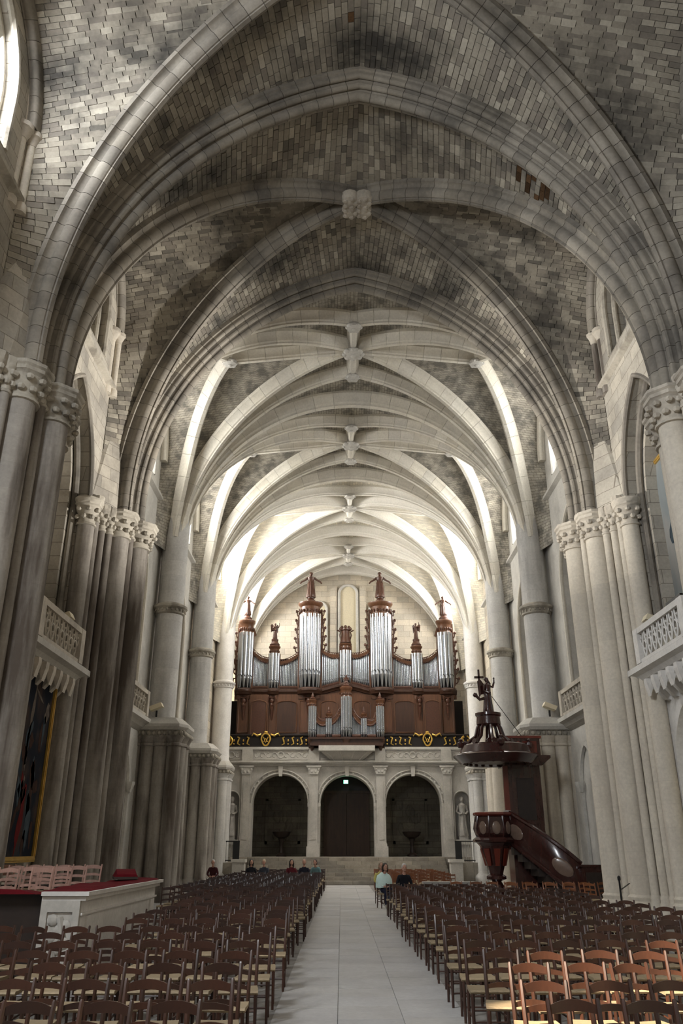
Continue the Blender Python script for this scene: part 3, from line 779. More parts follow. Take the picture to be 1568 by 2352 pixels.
# ------------------------------------------------------------------ western round columns on shafted piers
WN = ['first', 'second', 'third']
for k in (3, 4, 5):
    for sx in (-1, 1):
        t = empty('round_column', (XC + sx * 7.05, YB[k], 0))
        nm = {(3, -1): 'round grey column on a shafted pier opposite the pulpit', (3, 1): 'round grey column rising behind the pulpit', (4, -1): 'round column between the pulpit-facing column and the white organ column',
              (4, 1): 'round column on a shafted pier midway between pulpit and organ', (5, -1): 'bright white round column against the organ, opposite the pulpit side', (5, 1): 'bright white round column against the organ, pulpit side'}[(k, sx)]
        tag(t, label=nm, kind='structure')
        cmx = M['col'] if k < 5 else M['marble']
        MB().lathe((0, 0, 0), [(.58, 5.75), (.58, 5.95), (.5, 6.1), (.5, 15.2)], 24).obj('shaft', cmx, t, 40)
        rb = MB(); rb.lathe((0, 0, 9.85), [(.48, 0), (.56, .06), (.56, .2), (.66, .28), (.66, .36), (.5, .46)], 24)
        for j in range(20): rb.ball((.575 * math.cos(j * PI / 10), .575 * math.sin(j * PI / 10), 10.02), (.045, .045, .06), 6, 4)
        rb.obj('ring', M['cap'] if k < 5 else cmx, t, 40)
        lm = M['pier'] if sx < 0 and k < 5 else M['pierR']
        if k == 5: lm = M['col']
        pj = 1.0 if k < 5 else .64      # how far the lower pier reaches into the nave
        MB().box(min(sx*(.2 - pj), sx*1.3), max(sx*(.2 - pj), sx*1.3), -.62, .62, 0, 5.3).obj('core', lm, t)
        sh = MB().lathe((0, 0, 0), [(.34, 0), (.34, .3), (.27, .45), (.24, .5), (.24, 4.95), (.29, 4.98), (.29, 5.05), (.25, 5.08), (.30, 5.2), (.36, 5.3)], 16).mesh('pier_shaft', lm, 40)
        for px, py in [(x, y) for y in (-.66, .66) for x in [.32 - pj + .46 * q for q in range(4)]] + [(.2 - pj, -.28), (.2 - pj, .28)]:
            link('pier_shaft', sh, t, Matrix.Translation((sx * px, py, 0)))
        fb = MB(); fb.box(min(sx*(-pj - .02), sx*1.3), max(sx*(-pj - .02), sx*1.3), -.88, .88, 5.28, 5.5)
        for j in range(12):
            for yy in (-.9, .9): fb.ball((sx * (-pj + .06 + j * .19), yy, 5.4), (.08, .06, .09), 6, 4)
        for j in range(9): fb.ball((sx * (-pj - .04), -.8 + j * .2, 5.4), (.06, .08, .09), 6, 4)
        fb.obj('foliage_band', M['cap'], t, 50)
        sl = MB(); ring = [(-pj - .14, .6), (-pj + .1, 1.08), (1.3, 1.08), (1.3, -1.08), (-pj + .1, -1.08), (-pj - .14, -.6)]
        sl.sweep([[(sx * x * .93, y * .93, 5.5) for x, y in ring], [(sx * x, y, 5.6) for x, y in ring], [(sx * x, y, 5.7) for x, y in ring], [(sx * x * .75, y * .7, 5.95) for x, y in ring]])
        sl.obj('slab', M['wallp'], t)
# ================================================================== WEST END: wall, gallery, organ
GY = 48.3
ew = MB().box(-8.2, 8.4, 53.3, 53.7, 0, 20.5).obj('wall_back', M['endw']); tag(ew, label='pale end wall behind the organ', kind='structure')
for cx, hw, top in ((XC, .62, 18.4), (XC - 2.0, .55, 17.2), (XC + 2.0, .55, 17.2)):
    b = MB(); ol = [(cx - hw, 8.0)] + [(cx - hw * math.cos(PI * i / 14), top - hw + hw * math.sin(PI * i / 14)) for i in range(15)] + [(cx + hw, 8.0)]
    b.prism(ol, 1, 53.22, 53.31); b.obj('blind_panel', M['endp'], ew)
    b = MB(); b.tube([(x, 53.2, z) for x, z in ol], .1, 7); b.obj('panel_moulding', M['wallp'], ew, 40)
for cx in (XC - 1.0, XC + 1.0): MB().box(cx - .22, cx + .22, 53.1, 53.35, 7, 18.2).obj('pilaster', M['endw'], ew)
# porch behind the gallery arches
pb = MB().box(-8.2, 8.4, 51.6, 52.0, 0, 6.4).obj('wall_porch', M['darkst']); tag(pb, label='dark porch wall behind the gallery arches', kind='structure')
for sx in (-1, 1):
    cx = sx * 3.8
    fr = MB()
    for a, c, d, e_ in ((cx - 1.05, cx - .9, 1.9, 4.4), (cx + .9, cx + 1.05, 1.9, 4.4), (cx - 1.05, cx + 1.05, 4.3, 4.5), (cx - 1.05, cx + 1.05, 1.9, 2.05)): fr.box(a, c, 51.48, 51.62, d, e_)
    for k in range(12): fr.ball((cx + random.uniform(-.7, .7), 51.58, random.uniform(2.3, 4.1)), (.16, .06, .28), 8, 5)
    fr.obj('relief_panel', M['darkst'], pb, 40)
pl = MB().box(-7.4, 7.5, 46.2, 53.3, 0, 1.22).obj('floor_platform', M['step']); tag(pl, label='raised stone platform under the organ gallery', kind='structure')
# deck of the gallery (vault over the porch)
# ---- steps
stp = empty('stone_steps', (0, 44.7, 0)); tag(stp, label='broad worn stone steps up to the gallery arches', cat='steps')
for i in range(7):
    MB().box(-5.1, 5.1, 43.3 - 44.7 + i * .42, 46.18 - 44.7, i * .174, (i + 1) * .174 - .006).obj('step', M['step'], stp)
for sx in (-1, 1):
    t = empty("parapet_pedestal", (sx * 5.47, 44.3, 0)); tag(t, label='low pale stone pedestal ending the steps, %s' % ('pulpit side' if sx > 0 else 'side opposite the pulpit'), cat='pedestal', group='step pedestals')
    MB().box(-.3, .3, -.35, .35, 0, 1.0).obj("block", M['gal'], t); MB().box(-.36, .36, -.41, .41, 1.0, 1.14).obj('cap', M['wallp'], t)
    # iron railing
    t = empty("iron_railing", (sx * 6.5, 45.0, .98)); tag(t, label='wrought iron railing beside the steps, %s' % ('pulpit side' if sx > 0 else 'side opposite the pulpit'), cat='railing', group='iron railings')
    MB().box(-.95, .95, -.03, .03, .98, 1.03).obj('top_rail', M['iron'], t); MB().box(-.95, .95, -.02, .02, .08, .12).obj('bottom_rail', M['iron'], t)
    for k in range(15): MB().tube([(-.9 + k * .128, 0, .02), (-.9 + k * .128, 0, 1.0)], .016, 5).obj('bar', M['grey'], t)
    xx = -sx * .78; MB().box(xx - .17, xx + .17, -.05, -.03, .1, 1.0).obj('dark_panel', M['iron'], t)
    MB().box(sx * 6.4 - 1.0, sx * 6.4 + 1.0, 44.9, 46.18, 0, .98).obj('floor_terrace', M['step'])['kind'] = 'structure'
# ---- stone gallery with three round arches
g = empty('organ_gallery', (0, GY, 0)); tag(g, label='carved stone organ gallery with three round arches', cat='gallery')
b = MB(); YF, YK = 0.0, 1.0
def gal_front(b, x0, x1, z0, z1, arches, y):
    xs = sorted(set([x0, x1] + [a[0] - a[1] for a in arches] + [a[0] + a[1] for a in arches]))
    for a, c in zip(xs, xs[1:]):
        m = (a + c) / 2; ar = [q for q in arches if abs(m - q[0]) < q[1]]
        if not ar: b.add([(a, y, z0), (c, y, z0), (c, y, z1), (a, y, z1)], [(0, 1, 2, 3)]); continue
        cx, hw, sp, sill = ar[0][:4]; pts = [(cx - hw * math.cos(PI * i / 24), sp + hw * math.sin(PI * i / 24)) for i in range(25)]
        for p, q in zip(pts, pts[1:]): b.add([(p[0], y, p[1]), (q[0], y, q[1]), (q[0], y, z1), (p[0], y, z1)], [(0, 1, 2, 3)])
        if sill > z0: b.add([(a, y, z0), (c, y, z0), (c, y, sill), (a, y, sill)], [(0, 1, 2, 3)])
        ol = [(cx - hw, sill)] + pts + [(cx + hw, sill)]; dep = ar[0][4] if len(ar[0]) > 4 else 1.1
        for p, q in zip(ol, ol[1:]): b.add([(p[0], y, p[1]), (q[0], y, q[1]), (q[0], y + dep, q[1]), (p[0], y + dep, p[1])], [(0, 1, 2, 3)])
AR = [(-3.78, 1.58, 4.0, 1.2), (.02, 1.52, 4.0, 1.2), (3.78, 1.58, 4.0, 1.2)]
NI = [(-6.5, .42, 4.2, 2.1, .45), (6.5, .42, 4.2, 2.1, .45)]
gal_front(b, -7.2, 7.25, 1.2, 6.15, AR + NI, 0)
b.obj('arcade_wall', M['gal'], g)
MB().box(-7.2, 7.25, .46, .6, 1.2, 5.4).obj('niche_back', M['gal'], g) if False else None
for cx, hw, sp, si, dp in NI:
    MB().box(cx - .5, cx + .5, .45, .6, 1.9, 4.8).obj('niche_back', M['gal'], g)
    MB().box(cx - .5, cx + .5, -.12, .3, 1.85, 2.1).obj('niche_sill', M['gal'], g)
    m = MB(); m.tube([(cx - hw - .05, -.02, 2.1)] + [(cx - (hw + .05) * math.cos(PI * i / 16), -.02, sp + (hw + .05) * math.sin(PI * i / 16)) for i in range(17)] + [(cx + hw + .05, -.02, 2.1)], .05, 6); m.obj('niche_moulding', M['gal'], g, 40)
MB().box(-7.2, 7.25, 0.02, 3.2, 5.75, 6.1).obj('vault_slab', M['darkst'], g)
ROS = MB().ball((0, 0, 0), (.07, .04, .07), 8, 5).mesh('arch_rosette', M['gal'], 50)
for cx, hw, sp, si in AR:
    m = MB()
    for r_, yy in ((hw + .04, -.03), (hw + .22, -.05)):
        m.tube([(cx - r_ * math.cos(PI * i / 24), yy, sp + r_ * math.sin(PI * i / 24)) for i in range(25)], .05, 6)
    m.obj('arch_moulding', M['gal'], g, 40)
    for k in range(15):
        a = PI * (k + .5) / 15; link('arch_rosette', ROS, g, Matrix.Translation((cx - (hw + .13) * math.cos(a), -.02, sp + (hw + .13) * math.sin(a))))
    for e_ in (-1, 1):
        m = MB(); m.box(cx + e_ * (hw + .12) - .14, cx + e_ * (hw + .12) + .14, -.07, .3, 3.82, 4.0); m.box(cx + e_ * (hw + .12) - .1, cx + e_ * (hw + .12) + .1, -.05, .3, 3.72, 3.82); m.obj('impost', M['gal'], g)
    k_ = MB(); k_.prism([(cx - .14, 6.0), (cx + .14, 6.0), (cx + .09, 5.45), (cx - .09, 5.45)], 1, -.16, .05); k_.obj('keystone', M['gal'], g)
for cx in (-5.72, -1.88, 1.92, 5.72):
    w_ = .24
    m = MB(); m.box(cx - w_ - .12, cx + w_ + .12, -.28, .02, 1.2, 1.75); m.box(cx - w_ - .06, cx + w_ + .06, -.22, .02, 1.75, 1.9); m.obj('pedestal', M['gal'], g)
    MB().box(cx - w_, cx + w_, -.16, .02, 1.9, 5.55).obj('pilaster', M['gal'], g)
    MB().box(cx - w_ + .1, cx + w_ - .1, -.19, -.15, 2.1, 5.3).obj('pilaster_panel', M['gal'], g)
    m = MB(); m.prism([(cx - w_, 5.55), (cx + w_, 5.55), (cx + w_ + .14, 5.92), (cx - w_ - .14, 5.92)], 1, -.24, .02); m.box(cx - w_ - .18, cx + w_ + .18, -.28, .02, 5.92, 6.02)
    for e_ in (-1, 1): m.ball((cx + e_ * (w_ + .02), -.2, 5.82), (.1, .08, .1), 8, 5); m.ball((cx + e_ * .1, -.22, 5.68), (.09, .06, .1), 6, 4)
    m.obj('capital', M['gal'], g, 40)
    m = MB(); m.box(cx - .3, cx + .3, -.14, .04, 6.3, 6.92); m.obj('frieze_block', M['gal'], g)
m = MB()
for e_ in (-1, 1):      # spandrel roundels
    for cx in (-1.88, 1.92):
        m.lathe((cx + e_ * .55, -.03, 5.55), [(.15, -.02), (.15, .02)], 10)
m = MB(); m.box(-7.2, 7.25, -.1, .02, 6.02, 6.1); m.box(-7.2, 7.25, -.2, .02, 6.1, 6.18); m.box(-7.2, 7.25, -.34, .02, 6.18, 6.28); m.obj('cornice', M['wallp'], g)
MB().box(-7.2, 7.25, 0, .5, 6.1, 7.0).obj('frieze', M['gal'], g)
for xa, xb in ((-7.2, -2.2), (2.2, 7.25)): MB().box(xa, xb, -.12, .34, 6.92, 7.06).obj('coping', M['wallp'], g)
for x0, x1 in ((-5.35, -2.25), (2.25, 5.35), (-7.2, -6.1), (6.1, 7.2), (-1.5, 1.5)):
    m = MB(); cx = (x0 + x1) / 2
    m.box(x0, x1, -.05, .02, 6.36, 6.42); m.box(x0, x1, -.05, .02, 6.82, 6.88)
    n = max(2, int((x1 - x0) / .34))
    for k in range(n):
        xx = x0 + (k + .5) * (x1 - x0) / n; m.tube([(xx + .13 * math.cos(a), -.02, 6.62 + .13 * math.sin(a) * (1 if k % 2 else -1)) for a in [PI * 1.5 * i / 8 for i in range(9)]], .028, 5)
    m.tube([(cx + .17 * math.cos(a), -.04, 6.62 + .17 * math.sin(a)) for a in [2 * PI * i / 12 for i in range(13)]], .035, 6)
    m.obj('frieze_carving', M['gal'], g, 50)
# corbelled stone base of the projecting choir organ
MB().box(-1.6, 1.6, -.85, -.02, 6.78, 7.07).obj('corbel_band', M['wallp'], g)
m = MB(); m.sweep([[(-1.5, -.02, 6.78), (1.5, -.02, 6.78), (1.5, -.75, 6.78), (-1.5, -.75, 6.78)], [(-.9, -.02, 6.3), (.9, -.02, 6.3), (.9, -.15, 6.3), (-.9, -.15, 6.3)]]); m.obj('corbel', M['gal'], g)
for x in (-.9, -.3, .3, .9): MB().tube([(x * 1.4, -.72, 6.77), (x, -.4, 6.5), (x * .8, -.14, 6.3)], .05, 6).obj('corbel_rib', M['wallp'], g, 40)
gal_deck = MB().box(-7.2, 7.25, .5, 3.2, 6.6, 7.06).obj('deck', M['dark'], g)

# ---- statues
def robe_statue(t, mat, h, arms='side', wings=False, base=True, name='figure'):
    """robed figure of height h standing at the local origin"""
    b = MB(); k = h / 1.75
    b.lathe((0, 0, 0), [(r * k, z * k) for r, z in ((.24, 0), (.27, .05), (.22, .35), (.17, .7), (.19, .95), (.14, 1.08), (.18, 1.3), (.2, 1.42), (.12, 1.5), (.06, 1.53), (.06, 1.58))], 12)
    for j in range(8):
        a = 2 * PI * j / 8; b.tube([(.24 * k * math.cos(a), .24 * k * math.sin(a), .02 * k), (.17 * k * math.cos(a), .17 * k * math.sin(a), .7 * k), (.15 * k * math.cos(a), .15 * k * math.sin(a), 1.1 * k)], .035 * k, 5)
    b.ball((0, -.01 * k, 1.68 * k), (.095 * k, .11 * k, .13 * k), 10, 8); b.ball((0, -.11 * k, 1.67 * k), (.02 * k, .03 * k, .03 * k), 6, 4)
    b.ball((0, .02 * k, 1.73 * k), (.11 * k, .12 * k, .11 * k), 10, 6)
    for s in (-1, 1):
        if arms == 'out': pts = [(s * .17 * k, 0, 1.42 * k), (s * .34 * k, -.06 * k, 1.22 * k), (s * .5 * k, -.1 * k, 1.1 * k), (s * .56 * k, -.12 * k, 1.0 * k)]
        elif arms == 'up' and s > 0: pts = [(s * .17 * k, 0, 1.42 * k), (s * .36 * k, -.05 * k, 1.36 * k), (s * .42 * k, -.1 * k, 1.62 * k), (s * .4 * k, -.12 * k, 1.8 * k)]
        else: pts = [(s * .18 * k, 0, 1.4 * k), (s * .27 * k, -.02 * k, 1.12 * k), (s * .14 * k, -.2 * k, 1.0 * k), (s * .05 * k, -.24 * k, 1.03 * k)]
        b.tube(pts, [.07 * k, .06 * k, .05 * k, .035 * k], 7); b.ball(pts[-1], .05 * k, 6, 5)
        if wings:
            b.sweep([[(s * .06 * k, .1 * k, 1.45 * k), (s * .06 * k, .14 * k, 1.45 * k), (s * .06 * k, .14 * k, 1.0 * k), (s * .06 * k, .1 * k, 1.0 * k)],
                     [(s * .3 * k, .16 * k, 1.75 * k), (s * .3 * k, .19 * k, 1.75 * k), (s * .28 * k, .19 * k, .95 * k), (s * .28 * k, .16 * k, .95 * k)],
                     [(s * .46 * k, .18 * k, 1.6 * k), (s * .46 * k, .2 * k, 1.6 * k), (s * .38 * k, .2 * k, .8 * k), (s * .38 * k, .18 * k, .8 * k)]])
    o = b.obj(name, mat, t, 50); return o
for sx, lb in ((-1, 'opposite the pulpit'), (1, 'on the pulpit side')):
    t = empty('niche_statue', (sx * 6.5, GY + .18, 2.1)); tag(t, label='robed stone saint in the gallery niche, %s' % lb, cat='statue')
    MB().box(-.25, .25, -.2, .2, 0, .18).obj('plinth', M['statue'], t)
    o = robe_statue(t, M['statue'], 2.0); o.location = (0, 0, .18)
# ---- holy water fonts in the porch
for cx in (-3.75, 3.75):
    t = empty('holy_water_font', (cx, 50.0, 1.22)); tag(t, label='dark pedestal font under the %s gallery arch' % ('arch on the pulpit side' if cx > 0 else 'arch opposite the pulpit'), cat='font')
    MB().lathe((0, 0, 0), [(.3, 0), (.3, .1), (.14, .2), (.1, .5), (.13, .8), (.2, .95)], 14).obj('stem', M['dark'], t, 40)
    MB().lathe((0, 0, .95), [(.18, 0), (.42, .14), (.52, .32), (.55, .36), (.5, .38), (.35, .25), (.02, .22)], 16).obj('basin', M['dark'], t, 40)
# ---- doors
d = empty('door_1', (0, 51.4, 1.22)); tag(d, label='dark wooden double door under the middle gallery arch', kind='structure')
for sx in (-1, 1):
    lf = MB().box(min(.01 * sx, 1.35 * sx), max(.01 * sx, 1.35 * sx), -.05, .05, 0, 3.55).obj('door_leaf', M['door'], d)
    for z0, z1 in ((.2, 1.0), (1.15, 2.6), (2.75, 3.4)):
        m = MB(); a, c = sorted((.18 * sx, 1.18 * sx)); m.box(a, c, -.08, -.05, z0, z1); m.box(a + .12, c - .12, -.1, -.08, z0 + .1, z1 - .1); m.obj('door_panel', M['door'], lf)
MB().box(-1.55, 1.55, -.02, .1, 3.55, 4.6).obj('tympanum', M['dark'], d)
MB().box(-1.5, 1.5, -.12, .0, 3.5, 3.64).obj('transom', M['door'], d)
t = empty('exit_sign', (-.05, 48.9, 5.2)); tag(t, label='small lit green exit sign hanging under the middle arch', cat='sign')
MB().box(-.13, .13, 0, .05, -.1, .1).obj('housing', M['exit'], t)
m = MB(); m.ball((-.03, -.005, .055), (.018, .008, .018), 6, 4); m.tube([(-.03, -.005, .03), (-.02, -.005, -.02), (-.06, -.005, -.07)], .014, 5); m.tube([(-.02, -.005, -.02), (.02, -.005, -.06)], .012, 5); m.tube([(-.07, -.005, .02), (-.03, -.005, .03), (.0, -.005, -.01)], .01, 5); m.box(.05, .1, -.01, .0, -.07, .07)
m.obj('pictogram', M['exitw'], t); MB().tube([(0, .02, .1), (0, .02, .6)], .008, 5).obj('rod', M['iron'], t)

# ================================================================== ORGAN
OY = 49.0
og = empty('pipe_organ', (-.05, OY, 7.07)); tag(og, label='great carved wooden pipe organ with silver pipes on the stone gallery', cat='organ')
def P(name, b, mat, par=og, sm=None): return b.obj(name, mat, par, sm)
BZ = 3.55        # pipe base level (local), cornice below it
P('lower_case', MB().box(-6.55, 6.55, .35, 2.4, 0, BZ - .35), M['organ'])
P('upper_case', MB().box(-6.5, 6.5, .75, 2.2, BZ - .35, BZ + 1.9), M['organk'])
TW = [(-6.18, .40, 3.45, .85), (-4.40, .28, 2.15, .5), (-2.20, .60, 4.60, .85), (.0, .30, 2.35, .48), (2.20, .60, 4.60, .85), (4.40, .28, 2.15, .5), (6.18, .40, 3.45, .85)]
# pipe prototypes (unit height, unit radius scaled per pipe)
pm_ = MB(); pm_.lathe((0, 0, 0), [(.28, 0), (.98, .17), (1, .172)], 12); pm_.lathe((0, 0, 0), [(1, .172), (1, 1.0), (.9, 1.0), (.9, .97)], 12)
PIPE = pm_.mesh('pipe', M['tin'], 40)
mo = MB(); mo.add([(-.62, -.86, .185), (.62, -.86, .185), (.62, -.86, .215), (0, -1.06, .245), (-.62, -.86, .215)], [(0, 1, 2, 3, 4)]); MOUTH = mo.mesh('pipe_mouth', M['organk'])
def pipe(x, y, z, r, h, par=og, mouth=True):
    p = link('pipe', PIPE, par, Matrix.LocRotScale(Vector((x, y, z)), None, Vector((r, r, h))))
    if mouth and r > .055: link('pipe_mouth', MOUTH, p)
    return p
def tower(cx, cy, z, r, h, hd, npipe, par=og, fancy=True):
    """round pipe tower: foot moulding, pipes on the front half, crown"""
    P('tower_foot', MB().lathe((cx, cy, z), [(r * .3, -.75), (r * .55, -.6), (r * .75, -.42), (r * 1.15, -.36), (r * 1.15, -.26), (r * 1.3, -.2), (r * 1.3, -.08), (r * 1.18, -.04), (r * 1.18, 0), (.02, 0)], 20), M['organd'], par, 40)
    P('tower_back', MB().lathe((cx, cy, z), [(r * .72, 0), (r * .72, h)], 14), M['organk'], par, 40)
    pr_ = r * PI / npipe / 2 * 1.02
    for k in range(npipe):
        a = -PI + PI * (k + .5) / npipe
        pipe(cx + r * .93 * math.cos(a), cy + r * .93 * math.sin(a), z, pr_, h * (1.0 - .0 * k), par)
    c = MB(); c.lathe((cx, cy, z + h), [(r * 1.0, -.22), (r * 1.1, -.2), (r * 1.1, 0), (r * 1.03, .04), (r * 1.03, hd * .58), (r * 1.12, hd * .64), (r * 1.3, hd * .78), (r * 1.32, hd * .9), (r * 1.12, hd * .95), (r * .5, hd), (.02, hd)], 20)
    P('tower_crown', c, M['organ'], par, 40)
    o = MB()
    if r < .26: o.tube([(cx + r * 1.08 * math.cos(a), cy + r * 1.08 * math.sin(a), z + h + hd * .25 + .03 * math.sin(9 * a)) for a in [-PI + PI * q / 18 for q in range(19)]], .03, 6)
    for k in range(9 if r >= .26 else 0):
        a = -PI + PI * (k + .5) / 9; o.ball((cx + r * 1.08 * math.cos(a), cy + r * 1.08 * math.sin(a), z + h + hd * .25), (max(.035, r * .12), max(.035, r * .12), max(.07, hd * .14)), 6, 4)
        o.tube([(cx + r * 1.06 * math.cos(a + q), cy + r * 1.06 * math.sin(a + q), z + h - .05 - .12 * math.sin(PI * (q + .17) / .34)) for q in [-.17 + .34 * i / 6 for i in range(7)]], .025, 5)
    P('crown_carving', o, M['carved'], par, 50)
for s in (-1, 1):
    pass
for i, (cx, r, h, hd) in enumerate(TW):
    cy = .45 if i != 3 else .5
    zb = BZ + (.32 if i == 3 else 0)
    tower(cx, cy, zb, r, h - (.32 if i == 3 else 0), hd, (5, 4, 7, 4, 7, 4, 5)[i])
    for s in (-1, 1): P('tower_post', MB().box(cx + s * r * 1.14 - .05, cx + s * r * 1.14 + .05, .4, .75, zb - .05, zb + h), M['organ'])
# flats between the towers: pipes with rising tops and carved top rail
def flat(x0, x1, zb0, zb1, zt0, zt1, n, y=.55, par=og, dip=.12, mth=True):
    """zb: pipe feet levels, zt: top rail levels at the two ends"""
    w_ = (x1 - x0) / n; top = []
    for k in range(n):
        u = (k + .5) / n; zb = zb0 + (zb1 - zb0) * u; zt = zt0 + (zt1 - zt0) * u - dip * math.sin(PI * u)
        pipe(x0 + w_ * (k + .5), y, zb, w_ * .46, zt - zb, par, mth)
    for k in range(11):
        u = k / 10; top.append((x0 + (x1 - x0) * u, y - .1, zt0 + (zt1 - zt0) * u - dip * math.sin(PI * u) + .05))
    b = MB(); b.sweep([[(x, yy - .06, z - .1), (x, yy + .2, z - .1), (x, yy + .2, z + .07), (x, yy - .1, z + .07)] for x, yy, z in top]); P('top_rail', b, M['organ'], par)
    c = MB()
    for k, (x, yy, z) in enumerate(top):
        c.tube([(x + .07 * math.cos(a), yy - .06, z + .12 + .06 * math.sin(a)) for a in [PI * 1.6 * i / 6 for i in range(7)]], .024, 5); c.ball((x, yy - .05, z - .14), (.05, .03, .06), 6, 4)
    P('rail_carving', c, M['carved'], par, 50)
    v = MB()
    for k in range(n * 2):
        u = (k + .5) / (n * 2); v.ball((x0 + (x1 - x0) * u, y - .12, zb0 + (zb1 - zb0) * u + .1), (.035, .03, .09), 6, 4)
    P('foot_carving', v, M['carved'], par, 50)
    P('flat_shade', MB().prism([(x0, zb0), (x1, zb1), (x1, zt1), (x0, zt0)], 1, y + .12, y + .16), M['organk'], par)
for s in (-1, 1):
    for (xa, xb, ba, bb_, ta, tb, n) in ((5.70, 4.76, 0, 0, 2.20, 1.68, 11), (4.06, 2.90, 0, 0, 1.55, 2.05, 12), (1.50, .40, 0, .30, 2.30, 1.98, 9)):
        if s < 0: flat(-xa, -xb, BZ + ba, BZ + bb_, BZ + ta, BZ + tb, n)
        else: flat(xb, xa, BZ + bb_, BZ + ba, BZ + tb, BZ + ta, n)
# serpentine main cornice
path = []
def bulge(x):
    y = .38; z = BZ
    for cx, r, h, hd in TW:
        if abs(x - cx) < r * 1.2: y = min(y, .45 - math.sqrt(max((r * 1.2) ** 2 - (x - cx) ** 2, 0)))
    if abs(x) < 1.7: z += .34 * (0.5 + 0.5 * math.cos(PI * x / 1.7)) ** .8
    return y, z
xs = [-6.75 + 13.5 * k / 180 for k in range(181)]
for nm, prof, mt in (('main_cornice', [(.15, -.38), (-.02, -.36), (-.05, -.28), (-.14, -.2), (-.14, -.1), (-.05, -.04), (-.05, 0), (.4, 0)], 'organd'),):
    b = MB(); b.sweep([[(x, bulge(x)[0] + py, bulge(x)[1] + pz) for py, pz in prof] for x in xs]); P(nm, b, M[mt], sm=40)
P('cornice_frieze', MB().sweep([[(x, max(bulge(x)[0], .15) + .12, bulge(x)[1] - .36), (x, max(bulge(x)[0], .15) + .12, bulge(x)[1] - .62), (x, .6, bulge(x)[1] - .62), (x, .6, bulge(x)[1] - .36)] for x in xs]), M['organ'])
# lower case panels
for s in (-1, 1):
    for x0, x1, mt, arched in ((6.45, 5.85, 'organ', 0), (5.65, 4.75, 'carved', 1), (4.15, 2.95, 'organd', 2), (2.75, 2.25, 'organ', 0), (1.5, .5, 'organ', 1)):
        a, c = sorted((s * x0, s * x1)); zt = BZ - .75; zb = .95 if arched != 1 or x0 < 2 else .8
        yq = .33 if arched != 1 or x0 < 2 else .12
        ol = [(a, zb), (c, zb), (c, zt - .2)] + ([((a + c) / 2 + (c - a) / 2 * math.cos(PI * i / 10), zt - .2 + .2 * math.sin(PI * i / 10)) for i in range(1, 10)] if arched else [(c, zt), (a, zt)]) + [(a, zt - .2)]
        if arched == 1 and x0 > 2: P('bowed_body', MB().box(a - .12, c + .12, .18, .4, .1, BZ - .4), M['organ'])
        P('case_panel', MB().prism(ol, 1, yq - .03, yq + .02), M[mt])
        P('panel_moulding', MB().tube([(x, yq - .04, z) for x, z in ol + ol[:1]], .035, 6), M['organ'], sm=40)
        P('plinth_panel', MB().box(a, c, yq - .03, yq + .02, .2, .62), M['organd'])
    for cx, r in ((s * 4.45, .2), (s * 2.2, .28), (s * 6.15, .22)):
        b = MB()
        b.ball((cx, .2, BZ - .75), (r * .7, r * .6, r * .9), 10, 7); b.ball((cx, .15, BZ - 1.0), (r * .5, r * .5, r * .6), 8, 6); b.tube([(cx, .22, BZ - 1.05), (cx, .27, BZ - 1.5), (cx, .3, BZ - 1.9)], [r * .6, r * .4, .03], 8)
        for e_ in (-1, 1): b.tube([(cx, .15, BZ - .6), (cx + e_ * r, .1, BZ - .55), (cx + e_ * r * 1.1, .12, BZ - .85)], [.06, .05, .03], 6)
        P('carved_bracket', b, M['carved'], sm=50)
# side wings of carving
def scrolls(x, s, z0, z1, y=.45):
    b = MB(); n = max(3, int((z1 - z0) / .5))
    for k in range(n):
        z = z0 + (z1 - z0) * (k + .5) / n; w_ = .3 - .12 * k / n
        b.tube([(x + s * (w_ * .5 + w_ * .5 * math.cos(a)) * (1 - .04 * i), y, z + .17 * math.sin(a)) for i, a in enumerate([PI * .9 - 2.2 * PI * j / 12 for j in range(13)])], .04, 6)
        b.ball((x + s * w_, y, z + .16), (.08, .05, .1), 6, 5)
    b.tube([(x + s * .05, y, z0), (x + s * .14, y, (z0 + z1) / 2), (x + s * .02, y, z1)], .05, 6)
    P('scroll_wing', b, M['carved'], sm=50)
for s in (-1, 1):
    scrolls(s * (6.18 + .46), s, BZ + .2, BZ + 3.6)
    scrolls(s * (2.2 + .68), s, BZ + 2.1, BZ + 5.0); scrolls(s * (2.2 - .68), -s, BZ + 2.3, BZ + 5.0)
    b = MB(); b.box(*sorted((s * 6.6, s * 6.75)), .6, 1.6, BZ + 3.0, BZ + 4.1); b.prism([(s * 5.75, BZ + 3.2), (s * 5.55, BZ + 3.35), (s * 5.75, BZ + 3.9)], 1, .5, .7); P('side_gable', b, M['organ'])
# statues and finials on the towers
def on_tower(i): cx, r, h, hd = TW[i]; return cx, .45, BZ + h + hd
for i in (0, 2, 4, 6):
    cx, cy, z = on_tower(i); H_ = 1.95 if i in (2, 4) else 1.5
    P('statue_base', MB().lathe((cx, cy, z), [(.3, -.02), (.3, .12), (.18, .25), (.2, .36), (.02, .36)], 12), M['carved'], sm=40)
    o = robe_statue(og, M['carved'], H_ - .3, 'out', name='herm_statue'); o.location = (cx, cy, z + .3); o.scale = (1.25, 1.2, 1)
for i in (1, 5):
    cx, cy, z = on_tower(i)
    P('statue_base', MB().lathe((cx, cy, z), [(.3, -.02), (.32, .08), (.2, .25), (.22, .4), (.02, .4)], 12), M['carved'], sm=40)
    o = robe_statue(og, M['carved'], 1.05, 'up', True, name='angel_statue'); o.location = (cx, cy, z + .36); o.rotation_euler = (0, 0, .5 if i == 1 else -.5)
cx, cy, z = on_tower(3)
b = MB(); b.lathe((cx, cy, z), [(.36, 0), (.34, .15), (.28, .3), (.26, .75), (.34, .8), (.34, .88), (.02, .9)], 10)
